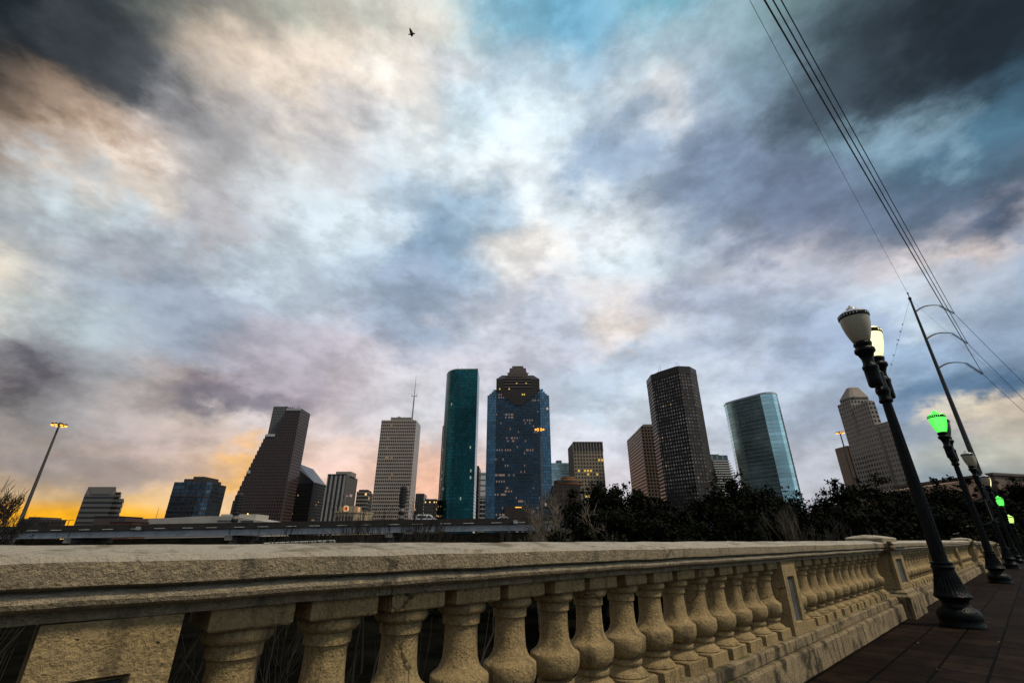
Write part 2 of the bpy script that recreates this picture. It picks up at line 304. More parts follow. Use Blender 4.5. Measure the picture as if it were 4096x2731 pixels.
def facade(name, wall, glass, cw, ch, fx, fy, lit=0.0, litcol=(1.0, 0.62, 0.25), estr=1.2, grough=0.15, gmetal=0.0, wrough=0.85, wmetal=0.0, var=0.25, seed=0.0, bump=0.35):
    """window grid: cells cw x ch metres, opening share fx, fy; some windows lit"""
    m, nt, b = mat_new(name); N = nt.nodes.new; L = nt.links.new
    def M(op, a, c=None, d=None):
        n = N('ShaderNodeMath'); n.operation = op
        for i, s in enumerate((a, c, d)):
            if s is None: continue
            if isinstance(s, (int, float)): n.inputs[i].default_value = s
            else: L(s, n.inputs[i])
        return n.outputs[0]
    uv = N('ShaderNodeUVMap'); sep = N('ShaderNodeSeparateXYZ'); L(uv.outputs[0], sep.inputs[0])
    U = M('MULTIPLY', sep.outputs[0], 1.0 / cw); V = M('MULTIPLY', sep.outputs[1], 1.0 / ch)
    cu, cv = M('FLOOR', U), M('FLOOR', V)
    fu = M('ABSOLUTE', M('SUBTRACT', M('FRACT', U), 0.5)); fv = M('ABSOLUTE', M('SUBTRACT', M('FRACT', V), 0.5))
    mask = M('MULTIPLY', M('LESS_THAN', fu, fx / 2), M('LESS_THAN', fv, fy / 2))
    mask = M('MULTIPLY', mask, M('GREATER_THAN', sep.outputs[1], -1000.0))
    cb = N('ShaderNodeCombineXYZ'); L(cu, cb.inputs[0]); L(cv, cb.inputs[1]); cb.inputs[2].default_value = seed
    wn = N('ShaderNodeTexWhiteNoise'); wn.noise_dimensions = '3D'; L(cb.outputs[0], wn.inputs['Vector'])
    cb2 = N('ShaderNodeCombineXYZ'); L(cv, cb2.inputs[1]); L(M('FLOOR', M('MULTIPLY', U, 0.125)), cb2.inputs[0]); cb2.inputs[2].default_value = seed + 3.3
    wr = N('ShaderNodeTexWhiteNoise'); wr.noise_dimensions = '3D'; L(cb2.outputs[0], wr.inputs['Vector'])
    # brightness differs from pane to pane
    pv = M('MULTIPLY_ADD', wn.outputs['Value'], var * 2, 1 - var)
    gn = N('ShaderNodeTexNoise'); gn.inputs['Scale'].default_value = 0.028; gn.inputs['Detail'].default_value = 5; gg = N('ShaderNodeNewGeometry'); L(gg.outputs['Position'], gn.inputs['Vector'])
    pv = M('MULTIPLY', pv, M('MULTIPLY_ADD', gn.outputs['Fac'], 1.7, 0.15))
    pv = M('MULTIPLY', pv, M('MULTIPLY_ADD', wr.outputs['Value'], 0.35, 0.82))
    gcol = N('ShaderNodeVectorMath'); gcol.operation = 'SCALE'; gcol.inputs[0].default_value = glass; L(pv, gcol.inputs['Scale'])
    geo = N('ShaderNodeNewGeometry'); nz = N('ShaderNodeTexNoise'); nz.inputs['Scale'].default_value = 0.06; nz.inputs['Detail'].default_value = 6
    L(geo.outputs['Position'], nz.inputs['Vector'])
    wv = M('MULTIPLY_ADD', nz.outputs['Fac'], 0.5, 0.75)
    wcol = N('ShaderNodeVectorMath'); wcol.operation = 'SCALE'; wcol.inputs[0].default_value = wall; L(wv, wcol.inputs['Scale'])
    mx = N('ShaderNodeMix'); mx.data_type = 'RGBA'; L(mask, mx.inputs[0]); L(wcol.outputs[0], mx.inputs[6]); L(gcol.outputs[0], mx.inputs[7])
    L(mx.outputs[2], b.inputs['Base Color'])
    L(M('MULTIPLY_ADD', mask, grough - wrough, wrough), b.inputs['Roughness'])
    L(M('MULTIPLY_ADD', mask, gmetal - wmetal, wmetal), b.inputs['Metallic'])
    if lit > 0:
        row = M('POWER', wr.outputs['Value'], 7.0)
        th = M('MULTIPLY', row, lit * 9.0)
        on = M('MULTIPLY', mask, M('LESS_THAN', wn.outputs['Value'], th))
        b.inputs['Emission Color'].default_value = (*litcol, 1)
        L(M('MULTIPLY', on, M('MULTIPLY_ADD', wr.outputs['Value'], estr, estr * 0.3)), b.inputs['Emission Strength'])
    # recessed panes and slightly uneven glass
    bp = N('ShaderNodeBump'); bp.inputs['Strength'].default_value = bump; bp.inputs['Distance'].default_value = 0.25
    hgt = M('MULTIPLY', mask, -1.0)
    L(hgt, bp.inputs['Height'])
    if bump > 0: L(bp.outputs[0], b.inputs['Normal'])
    return m

def stone(name, base, dark, moss=None, bump=1.0, streak=0.5, rough=0.92, spec=0.25, mott=0.7, top_light=0.0):
    """weathered cast stone: grain, pits, grime in patches, streaks running down"""
    m, nt, b = mat_new(name); N = nt.nodes.new; L = nt.links.new
    geo = N('ShaderNodeNewGeometry'); P = geo.outputs['Position']
    def nz(sc_, det, rough=0.6, vec=None):
        n = N('ShaderNodeTexNoise'); n.inputs['Scale'].default_value = sc_; n.inputs['Detail'].default_value = det; n.inputs['Roughness'].default_value = rough
        L(vec if vec is not None else P, n.inputs['Vector']); return n.outputs['Fac']
    def ramp(fac, a, c, ca, cc):
        r = N('ShaderNodeValToRGB'); r.color_ramp.elements[0].position = a; r.color_ramp.elements[1].position = c
        r.color_ramp.elements[0].color = (*ca, 1); r.color_ramp.elements[1].color = (*cc, 1); L(fac, r.inputs[0]); return r.outputs[0]
    def mix(f, a, c, mode='MIX'):
        n = N('ShaderNodeMix'); n.data_type = 'RGBA'; n.blend_type = mode
        for s, i in ((f, 0), (a, 6), (c, 7)):
            if isinstance(s, (int, float)): n.inputs[i].default_value = s
            elif isinstance(s, tuple): n.inputs[i].default_value = (*s, 1)
            else: L(s, n.inputs[i])
        return n.outputs[2]
    grain = nz(85, 4, 0.7); mid = nz(20, 7, 0.68); big = nz(2.6, 6, 0.62)
    mp = N('ShaderNodeMapping'); mp.inputs['Scale'].default_value = (9, 9, 0.9); L(P, mp.inputs[0]); stk = nz(1.6, 6, 0.65, mp.outputs[0])
    c = ramp(grain, 0.34, 0.64, tuple(x * 0.55 for x in base), tuple(min(1, x * 1.3) for x in base))
    c = mix(ramp(mid, 0.46, 0.66, (0, 0, 0), (mott,) * 3), c, tuple(x * 0.42 for x in base))
    c = mix(ramp(big, 0.35, 0.7, (0, 0, 0), (0.35,) * 3), c, tuple((x * 1.25 + 0.03) for x in base))
    c = mix(ramp(stk, 0.52, 0.66, (0, 0, 0), (streak,) * 3), c, dark)
    if streak > .8: c = mix(ramp(nz(2.7, 8, 0.68), 0.52, 0.62, (0, 0, 0), (.85,) * 3), c, dark)
    vor = N('ShaderNodeTexVoronoi'); vor.inputs['Scale'].default_value = 34; L(P, vor.inputs['Vector'])
    pits = ramp(vor.outputs['Distance'], 0.05, 0.16, (1, 1, 1), (0, 0, 0))
    pm = N('ShaderNodeMath'); pm.operation = 'MULTIPLY'; L(pits, pm.inputs[0]); L(ramp(nz(9, 3), 0.52, 0.6, (0, 0, 0), (1, 1, 1)), pm.inputs[1])
    c = mix(pm.outputs[0], c, tuple(x * 0.22 for x in base))
    cn = N('ShaderNodeTexNoise'); cn.inputs['Scale'].default_value = 4.0; cn.inputs['Detail'].default_value = 5; L(P, cn.inputs['Vector'])
    cs_ = N('ShaderNodeVectorMath'); cs_.operation = 'SCALE'; L(cn.outputs['Color'], cs_.inputs[0]); cs_.inputs['Scale'].default_value = .45
    ca_ = N('ShaderNodeVectorMath'); ca_.operation = 'ADD'; L(P, ca_.inputs[0]); L(cs_.outputs[0], ca_.inputs[1])
    cv = N('ShaderNodeTexVoronoi'); cv.feature = 'DISTANCE_TO_EDGE'; cv.inputs['Scale'].default_value = 1.5; L(ca_.outputs[0], cv.inputs['Vector'])
    ck = ramp(cv.outputs['Distance'], 0.0035, 0.0085, (1, 1, 1), (0, 0, 0))
    cm = N('ShaderNodeMath'); cm.operation = 'MULTIPLY'; L(ck, cm.inputs[0]); L(ramp(nz(1.1, 4), 0.46, 0.56, (0, 0, 0), (.85,) * 3), cm.inputs[1])
    c = mix(cm.outputs[0], c, tuple(x * 0.12 for x in base))
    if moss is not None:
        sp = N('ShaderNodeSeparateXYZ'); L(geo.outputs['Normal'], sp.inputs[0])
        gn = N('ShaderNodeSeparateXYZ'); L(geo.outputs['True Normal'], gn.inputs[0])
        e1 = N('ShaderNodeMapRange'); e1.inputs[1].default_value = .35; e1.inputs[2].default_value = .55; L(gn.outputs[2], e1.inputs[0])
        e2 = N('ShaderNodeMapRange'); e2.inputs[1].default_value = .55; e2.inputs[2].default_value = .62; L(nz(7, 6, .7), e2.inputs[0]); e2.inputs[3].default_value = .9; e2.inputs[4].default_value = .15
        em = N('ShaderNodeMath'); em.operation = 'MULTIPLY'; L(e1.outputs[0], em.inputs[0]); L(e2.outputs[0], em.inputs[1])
        em2 = N('ShaderNodeMath'); em2.operation = 'MULTIPLY'; L(em.outputs[0], em2.inputs[0]); em2.inputs[1].default_value = top_light
        c = mix(em2.outputs[0], c, (0.62, 0.56, 0.46))  # paints light onto bevels and upward faces as paler, patchy stone
        up = N('ShaderNodeMapRange'); up.inputs[1].default_value = 0.8; up.inputs[2].default_value = 0.98; L(sp.outputs[2], up.inputs[0])
        mm = N('ShaderNodeMath'); mm.operation = 'MULTIPLY'; L(up.outputs[0], mm.inputs[0]); L(ramp(nz(5.5, 7, 0.7), 0.5, 0.62, (0, 0, 0), (0.85,) * 3), mm.inputs[1])
        c = mix(mm.outputs[0], c, moss)
    L(c, b.inputs['Base Color']); b.inputs['Roughness'].default_value = rough; b.inputs['Specular IOR Level'].default_value = spec
    h = N('ShaderNodeMath'); h.operation = 'MULTIPLY_ADD'; L(mid, h.inputs[0]); h.inputs[1].default_value = 1.6; L(grain, h.inputs[2])
    h2 = N('ShaderNodeMath'); h2.operation = 'SUBTRACT'; L(h.outputs[0], h2.inputs[0]); L(pm.outputs[0], h2.inputs[1])
    bp = N('ShaderNodeBump'); bp.inputs['Strength'].default_value = min(1.0, bump); bp.inputs['Distance'].default_value = 0.014 * max(1, bump)
    L(h2.outputs[0], bp.inputs['Height']); L(bp.outputs[0], b.inputs['Normal'])
    return m

STONE = stone("cast_stone", (0.30, 0.22, 0.105), (0.035, 0.03, 0.022), None, 0.8, 0.55, mott=0.32)
STONE_TOP = stone("coping_stone", (0.315, 0.25, 0.15), (0.05, 0.042, 0.03), (0.13, 0.10, 0.03), 1.5, 0.6, 0.6, 0.5, top_light=.62)
STONE_LOW = stone("stained_stone", (0.28, 0.215, 0.125), (0.018, 0.016, 0.012), (0.10, 0.11, 0.03), 1.0, 0.9)
SLATE = simple("slate_panel", (0.045, 0.05, 0.055), 0.8, var=0.6, vscale=9, bump=0.5, bscale=60)
IRON = simple("painted_iron", (0.0015, 0.0028, 0.0028), 0.36, var=0.5, vscale=14, bump=0.4, bscale=45, spec=0.12)
STEEL_DARK = simple("dark_steel", (0.010, 0.011, 0.012), 0.55, var=0.3, spec=.3)
WIRE = simple("wire_metal", (0.01, 0.012, 0.013), 0.6)
ROOFM = simple("roof_gravel", (0.10, 0.09, 0.085), 0.9, var=0.3, vscale=0.3)
CONC = simple("road_concrete", (0.22, 0.20, 0.175), 0.9, var=0.35, vscale=0.7)
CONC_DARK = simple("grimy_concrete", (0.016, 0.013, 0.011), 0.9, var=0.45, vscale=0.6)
GIRDER = simple("girder_paint", (0.25, 0.27, 0.29), 0.65, var=0.25, vscale=0.5)
LIGHT_CONC = simple("pale_concrete", (0.50, 0.48, 0.43), 0.9, var=0.2, vscale=0.15)
WHITEP = simple("white_paint", (0.75, 0.76, 0.76), 0.35)
GLASS_DARK = simple("dark_glass", (0.02, 0.025, 0.03), 0.08)
RUBBER = simple("rubber", (0.015, 0.015, 0.015), 0.8)
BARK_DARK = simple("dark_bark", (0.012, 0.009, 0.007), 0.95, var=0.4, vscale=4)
BARK_PALE = simple("pale_bark", (0.06, 0.048, 0.034), 0.9, var=0.5, vscale=3)
BARK_SYC = simple('sycamore_bark', (0.13, 0.105, 0.078), 0.9, var=0.5, vscale=3)
BARK_MID = simple("grey_bark", (0.025, 0.02, 0.016), 0.95, var=0.4, vscale=3)
def leafmat(name, a, b_):
    m, nt, b = mat_new(name); N = nt.nodes.new; L = nt.links.new
    g = N('ShaderNodeNewGeometry'); r = N('ShaderNodeValToRGB'); r.color_ramp.elements[0].color = (*a, 1); r.color_ramp.elements[1].color = (*b_, 1)
    L(g.outputs['Random Per Island'], r.inputs[0]); L(r.outputs[0], b.inputs['Base Color']); b.inputs['Roughness'].default_value = 0.75
    b.inputs['Specular IOR Level'].default_value = 0.05
    return m
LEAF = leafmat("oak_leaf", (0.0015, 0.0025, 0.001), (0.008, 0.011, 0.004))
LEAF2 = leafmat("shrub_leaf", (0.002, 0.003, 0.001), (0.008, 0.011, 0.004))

# ------------------------------------------------------------------ street frame: x along the rail, y towards the river side
YAW = R(43.4)
RV = Vector((math.cos(YAW), math.sin(YAW), 0)); NV = Vector((-math.sin(YAW), math.cos(YAW), 0))
def deck_z(s): return -0.002 * max(0.0, s - 30.0) ** 2 if s < 70 else -0.002 * 1600 - 0.16 * (s - 70)
def street(s, q, z=0.0):
    p = RV * s + NV * q; return Vector((p.x, p.y, z + deck_z(s)))
GROUND = -7.0

# ------------------------------------------------------------------ setting: ground, deck, roadway, path
def ground():
    mb = MB(); ys = [(-9000, GROUND), (128, GROUND), (134, GROUND + 1.5), (150, 1.2), (9000, 1.2)]
    mb.grid([[(x, y, z + (min(max((x + 125) * .0157, 0), 3.6) if y > 140 else 0)) for x in (-9000, -2000, -400, -125, 0, 110, 400, 2000, 9000)] for y, z in ys], smooth=False)
    m = simple("bank_grass", (0.004, 0.004, 0.003), 1.0, var=0.6, vscale=0.35, bump=1.0, bscale=3, spec=0.0)
    struct('ground', mb, m)
ground()
def pavement_mat():
    m, nt, b = mat_new("dark_pavers"); N = nt.nodes.new; L = nt.links.new
    tc = N('ShaderNodeTexCoord'); P = tc.outputs['Object']
    mp = N('ShaderNodeMapping'); mp.inputs['Location'].default_value = (0.0, 0.06, 0); L(P, mp.inputs[0])
    def nz(s, d):
        n = N('ShaderNodeTexNoise'); n.inputs['Scale'].default_value = s; n.inputs['Detail'].default_value = d; L(P, n.inputs['Vector']); return n.outputs['Fac']
    br = N('ShaderNodeTexBrick'); br.offset = 0.0; br.inputs['Scale'].default_value = 1.0
    br.inputs['Brick Width'].default_value = 0.4; br.inputs['Row Height'].default_value = 0.325; br.inputs['Mortar Size'].default_value = 0.012
    br.inputs['Mortar Smooth'].default_value = 0.3
    br.inputs['Color1'].default_value = (0.018, 0.0112, 0.0078, 1); br.inputs['Color2'].default_value = (0.0075, 0.0045, 0.003, 1); br.inputs['Mortar'].default_value = (0.001, 0.001, 0.001, 1)
    L(mp.outputs[0], br.inputs['Vector'])
    r = N('ShaderNodeValToRGB'); r.color_ramp.elements[0].position = .35; r.color_ramp.elements[1].position = .7
    r.color_ramp.elements[0].color = (.6, .6, .6, 1); r.color_ramp.elements[1].color = (1.5, 1.45, 1.4, 1); L(nz(5, 7), r.inputs[0])
    mx = N('ShaderNodeMix'); mx.data_type = 'RGBA'; mx.blend_type = 'MULTIPLY'; mx.inputs[0].default_value = 1; L(br.outputs[0], mx.inputs[6]); L(r.outputs[0], mx.inputs[7])
    L(mx.outputs[2], b.inputs['Base Color']); b.inputs['Roughness'].default_value = 0.7; b.inputs['Specular IOR Level'].default_value = 0.03
    h = N('ShaderNodeMath'); h.operation = 'MULTIPLY_ADD'; L(br.outputs['Fac'], h.inputs[0]); h.inputs[1].default_value = -1.6; L(nz(60, 4), h.inputs[2])
    bp = N('ShaderNodeBump'); bp.inputs['Strength'].default_value = 0.7; bp.inputs['Distance'].default_value = 0.012
    L(h.outputs[0], bp.inputs['Height']); L(bp.outputs[0], b.inputs['Normal'])
    return m
def deck():
    ss = [-30, -10, 0, 10, 20, 30] + [34 + 4 * i for i in range(12)] + [90, 110]
    def strip(name, q0, q1, dz, mat, thick):
        mb = MB(); rows = []
        for s in ss:
            z = deck_z(s) + dz
            rows.append([(s, q0, z - thick), (s, q0, z), (s, q1, z), (s, q1, z - thick)])
        i = mb.grid(rows, closed=True, smooth=False)
        o = struct(name, mb, mat); o.rotation_euler = (0, 0, YAW); return o
    strip('sidewalk', -1.3, 1.98, 0.0, pavement_mat(), 0.35)
    strip('kerb', -1.5, -1.304, -0.004, CONC, 0.35)
    strip('road', -11.0, -1.504, -0.15, simple("asphalt", (0.04, 0.04, 0.042), 0.85, var=0.3, bump=0.5, bscale=90), 0.6)
    strip('far_sidewalk', -14.0, -11.004, 0.0, CONC, 0.35)
    mb = MB()                                          # arch ribs and piers that carry the deck over the bayou
    for s in (-18, 2, 22, 42):
        mb.box(s - .5, s + .5, -13.5, 1.6, GROUND - 1, -0.62)
    o = struct('bridge_piers', mb, CONC); o.rotation_euler = (0, 0, YAW)
deck()

# ------------------------------------------------------------------ balustrade
def jit(p, a=0.004, f=3.0):
    n = mnoise.noise_vector(Vector(p) * f); n2 = mnoise.noise_vector(Vector(p) * f * 6.0)
    return (p[0], p[1] + n.y * a + n2.y * a * .5, p[2] + n.z * a + n2.z * a * .5)
def sweep(mb, prof, s0, s1, step=0.06, a=0.004):
    n = max(2, int((s1 - s0) / step)); rows = []
    for i in range(n + 1):
        s = s0 + (s1 - s0) * i / n
        rows.append([jit((s, q, z), a) for q, z in prof])
    i = mb.grid(rows, closed=True); m = len(prof)
    mb.cap([i + k for k in range(m)]); mb.cap([i + n * m + k for k in range(m)][::-1])
def coping_profile():
    pr = [(1.645, .918), (1.612, .921), (1.600, .927), (1.598, .955), (1.599, .979), (1.613, .994), (1.70, 1.005), (1.80, 1.018), (1.99, .993), (2.002, .982), (2.002, .925), (1.985, .918)]
    for k in range(7):                                 # river side moulding
        t = math.pi / 2 * (1 - k / 3.0); pr.append((1.945 + .03 * math.cos(t), .896 + .022 * math.sin(t)))
    pr += [(1.935, .872), (1.935, .848), (1.660, .848), (1.660, .872)]
    for k in range(7):                                 # street side half round
        t = -math.pi / 2 + math.pi * k / 6.0; pr.append((1.645 - .034 * math.cos(t), .894 + .0215 * math.sin(t)))
    return pr
BALP = [(.100, .748), (.1, .790)]
def baluster_mesh():
    mb = MB()
    pr = [(.112, .335), (.117, .343), (.113, .352), (.104, .362), (.088, .372), (.080, .384), (.079, .391), (.087, .393), (.091, .400), (.090, .412), (.086, .416), (.074, .418), (.072, .421),
          (.092, .432), (.108, .448), (.118, .470), (.121, .495), (.121, .522), (.117, .527), (.104, .535), (.091, .546), (.081, .562), (.074, .585), (.071, .62), (.0695, .66), (.070, .70),
          (.072, .703), (.079, .706), (.080, .735), (.078, .742), (.092, .745), (.101, .755), (.104, .766), (.101, .777), (.092, .786), (.088, .790)]
    mb.lathe(pr, 28, (0, 0))
    def rbox(w, z0, z1, d):
        i = len(mb.v); b = .006
        for z, k in ((z0, w - b), (z0 + b, w), (z1 - b, w), (z1, w - b)):
            pass
        rows = [[(x * k, y * k, z) for x, y in ((-1, -1), (1, -1), (1, 1), (-1, 1))] for z, k in ((z0, w - b), (z0 + b, w), (z1 - b, w), (z1, w - b))]
        i = mb.grid(rows, closed=True, smooth=False); mb.cap([i, i + 3, i + 2, i + 1]); mb.cap([i + 12, i + 13, i + 14, i + 15])
    rbox(.1175, .788, .850, 0); rbox(.120, .262, .337, 0)
    return mb
def framed_block(mb, s0, s1, q0, q1, z0, z1, rs0, rs1, rz0, rz1, depth, both=False):
    """block with a recess cut into its street face"""
    V = lambda s, q, z: (s, q, z)
    o = [(s0, z0), (s1, z0), (s1, z1), (s0, z1)]; n = [(rs0, rz0), (rs1, rz0), (rs1, rz1), (rs0, rz1)]
    b = .012; m = [(rs0 + b, rz0 + b), (rs1 - b, rz0 + b), (rs1 - b, rz1 - b), (rs0 + b, rz1 - b)]
    for k in range(4):
        j = (k + 1) % 4
        mb.face([V(o[k][0], q0, o[k][1]), V(o[j][0], q0, o[j][1]), V(n[j][0], q0, n[j][1]), V(n[k][0], q0, n[k][1])])
        mb.face([V(n[k][0], q0, n[k][1]), V(n[j][0], q0, n[j][1]), V(m[j][0], q0 + depth, m[j][1]), V(m[k][0], q0 + depth, m[k][1])])
        mb.face([V(o[k][0], q0, o[k][1]), V(o[k][0], q1, o[k][1]), V(o[j][0], q1, o[j][1]), V(o[j][0], q0, o[j][1])])
    mb.face([V(p[0], q0 + depth, p[1]) for p in m])
    mb.face([V(p[0], q1, p[1]) for p in o][::-1])
SEC_LEN = 13.2                    # between two piers
def build_section():
    rt = thing('stone_balustrade', 'weathered tan stone balustrade nearest the viewer, its long coping crossing the foreground', 'balustrade', group='stone balustrade sections along the bridge')
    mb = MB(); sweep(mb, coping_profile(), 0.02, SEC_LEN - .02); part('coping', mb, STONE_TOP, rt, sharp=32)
    mb = MB(); sweep(mb, [(1.63, .195), (1.63, .258), (1.642, .268), (1.97, .268), (1.97, .195)], 0, SEC_LEN, .12); part('bottom_rail', mb, STONE_LOW, rt)
    mb = MB(); sweep(mb, [(1.585, -.02), (1.588, .17), (1.602, .188), (1.99, .188), (1.99, -.4), (1.585, -.4)], 0, SEC_LEN, .12, .006); part('plinth', mb, STONE_LOW, rt)
    for a, w_ in ((4.0, .285), (8.88, .35)):
        mb = MB(); framed_block(mb, a, a + w_, 1.655, 1.955, .27, .846, a + .085, a + w_ - .085, .36, .725, .035)
        mb.fixn = False
        po = part('post', mb, STONE, rt)
        mb = MB(); mb.box(a + .10, a + w_ - .10, 1.676, 1.70, .375, .71); part('recessed_panel', mb, SLATE, po)
    bm = make_mesh('baluster', baluster_mesh(), STONE, sharp=40)
    xs = [.28 + .3215 * i for i in range(12)] + [3.95 + v for v in (.52, .817, 1.10, 1.40, 1.692, 1.99, 2.285, 2.595, 2.895, 3.20, 3.515, 3.82, 4.135, 4.47, 4.78)] + [9.43 + .3215 * i for i in range(12)]
    rb = random.Random(12)
    for x in xs:
        if x > SEC_LEN - .1 or 3.85 < x < 4.4: continue
        o = bpy.data.objects.new('baluster', bm); COL.objects.link(o); o.parent = rt; o.location = (x + rb.uniform(-.004, .004), 1.80 + rb.uniform(-.004, .004), 0); o.rotation_euler = (rb.uniform(-.004, .004), 0, math.pi / 2 * rb.randrange(4) + rb.uniform(-.03, .03))
    return rt
def build_pier():
    rt = thing('balustrade_pier', 'square stone pier with chipped coping and domed cap beside the nearest lamp post', 'pier', group='stone piers of the bridge balustrade')
    W = 1.06
    mb = MB(); framed_block(mb, .10, W - .10, 1.565, 2.06, .36, .848, .30, W - .30, .42, .76, .04); mb.fixn = False
    sh = part('shaft', mb, STONE, rt)
    mb = MB(); mb.box(.315, W - .315, 1.592, 1.62, .432, .748); part('recessed_panel', mb, SLATE, sh)
    mb = MB()
    for (d, q0, q1, z0, z1) in ((0, 1.48, 2.12, -.4, .27), (.05, 1.515, 2.10, .27, .325)):
        i = mb.grid([[(d, q0, z0), (W - d, q0, z0), (W - d, q1, z0), (d, q1, z0)], [(d, q0, z1), (W - d, q0, z1), (W - d, q1, z1), (d, q1, z1)],
                     [(d + .04, q0 + .035, z1 + .03), (W - d - .04, q0 + .035, z1 + .03), (W - d - .04, q1 - .03, z1 + .03), (d + .04, q1 - .03, z1 + .03)]], closed=True, smooth=False)
        mb.cap([i + 8, i + 9, i + 10, i + 11])
    part('base', mb, STONE_LOW, rt)
    mb = MB()
    prof = [(.06, .848), (.06, .872), (.03, .878), (.015, .895), (.03, .915), (0.0, .925), (-.02, .935), (-.02, .985), (0, 1.0)]
    rows = []
    for d, z in prof:
        row = []
        x0, x1, y0, y1 = d, W - d, 1.50 + d, 2.12 - d
        for k in range(12): row.append(jit((x0 + (x1 - x0) * k / 12, y0, z), .006, 5))
        for k in range(8): row.append(jit((x1, y0 + (y1 - y0) * k / 8, z), .006, 5))
        for k in range(12): row.append(jit((x1 - (x1 - x0) * k / 12, y1, z), .006, 5))
        for k in range(8): row.append(jit((x0, y1 - (y1 - y0) * k / 8, z), .006, 5))
        rows.append(row)
    i = mb.grid(rows, closed=True); mb.cap([i + (len(prof) - 1) * 40 + k for k in range(40)])
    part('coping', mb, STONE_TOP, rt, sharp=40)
    mb = MB(); rows = []
    for t, z in ((0, 1.0), (0.0, 1.055), (.012, 1.065), (.10, 1.085), (.2, 1.10)):
        x0, x1, y0, y1 = -.02 + t, W + .02 - t, 1.60 + t, 2.08 - t
        row = []
        for k in range(12): row.append(jit((x0 + (x1 - x0) * k / 12, y0, z), .008, 5))
        for k in range(8): row.append(jit((x1, y0 + (y1 - y0) * k / 8, z), .008, 5))
        for k in range(12): row.append(jit((x1 - (x1 - x0) * k / 12, y1, z), .008, 5))
        for k in range(8): row.append(jit((x0, y1 - (y1 - y0) * k / 8, z), .008, 5))
        rows.append(row)
    i = mb.grid(rows, closed=True); mb.cap([i + 4 * 40 + k for k in range(40)])
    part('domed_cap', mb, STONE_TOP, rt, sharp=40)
    # bare aggregate where the corner has broken away
    mb = MB(); rnd = random.Random(4)
    for k in range(16):
        x, q, z = rnd.uniform(-.06, .12), rnd.uniform(1.50, 1.56), rnd.uniform(.90, 1.0); r = rnd.uniform(.018, .04)
        mb.lathe([(r * .5, z - r * .7), (r, z - .2 * r), (r * .8, z + .5 * r), (r * .3, z + .8 * r)], 6, (x, q))
    part('broken_corner', mb, STONE_LOW, rt)
    return rt
sec = build_section(); pier = build_pier()
PIER_S = [9.28, 23.5, 37.72, 51.94]
def put(o, s, ref):
    m = s + ref / 2; sl = (deck_z(s + ref) - deck_z(s)) / ref
    p = street(s, 0, 0); o.location = p; o.rotation_euler = (0, -math.atan(sl), YAW)
put(sec, -3.95, SEC_LEN)
SECL = ['stone balustrade run between first and second pier, behind the nearest lamp post',
        'third run of stone balustrade, between the second and third pier', 'farthest run of stone balustrade, dropping away toward the trees']
for k, lb in enumerate(SECL): put(dup(sec, label=lb), PIER_S[k] + 1.06, SEC_LEN)
put(pier, 9.28, 1.06)
for s, lb in zip(PIER_S[1:], ['second stone pier of the balustrade, between first and second lamp post', 'third stone pier of the balustrade, beside the far lamp posts', 'farthest stone pier of the balustrade, near the right frame edge']):
    put(dup(pier, label=lb), s, 1.06)

# ------------------------------------------------------------------ lamp posts
def glassmat(name, col, emit=None, estr=0.0, rough=0.35):
    m, nt, b = mat_new(name); N = nt.nodes.new; L = nt.links.new
    b.inputs['Base Color'].default_value = (*col, 1); b.inputs['Roughness'].default_value = rough
    tc = N('ShaderNodeNewGeometry'); n = N('ShaderNodeTexNoise'); n.inputs['Scale'].default_value = 260; n.inputs['Detail'].default_value = 2; L(tc.outputs['Position'], n.inputs['Vector'])
    bp = N('ShaderNodeBump'); bp.inputs['Strength'].default_value = .35; bp.inputs['Distance'].default_value = .003; L(n.outputs['Fac'], bp.inputs['Height']); L(bp.outputs[0], b.inputs['Normal'])
    if emit:                                           # brighter where one looks straight into the bulb, duller at the rim
        lw = N('ShaderNodeLayerWeight'); lw.inputs[0].default_value = 0.5; mx = N('ShaderNodeMix'); mx.data_type = 'RGBA'
        mx.inputs[6].default_value = (*[min(1, c * 1.0 + (.10 if c < .2 else 0)) for c in emit], 1); mx.inputs[7].default_value = (emit[0] * .55, emit[1] * .55, emit[2] * .35, 1)
        L(lw.outputs['Facing'], mx.inputs[0]); L(mx.outputs[2], b.inputs['Emission Color']); b.inputs['Emission Strength'].default_value = estr
    return m
G_CREAM = glassmat("frosted_globe", (0.30, 0.27, 0.19))
G_LIT = glassmat("lit_globe", (0.8, 0.75, 0.5), (1.0, 0.86, 0.46), 1.5)
G_GREEN = glassmat("green_lit_globe", (0.05, 0.5, 0.05), (0.02, 1.0, 0.02), 1.4)
G_DIM = glassmat("dark_globe", (0.06, 0.07, 0.065))
G_LIME = glassmat("lime_lit_globe", (0.4, 0.6, 0.1), (0.55, 1.0, 0.12), 1.3)
CAP_WHITE = glassmat("white_globe_lid", (0.44, 0.46, 0.49))
ARM = 0.47
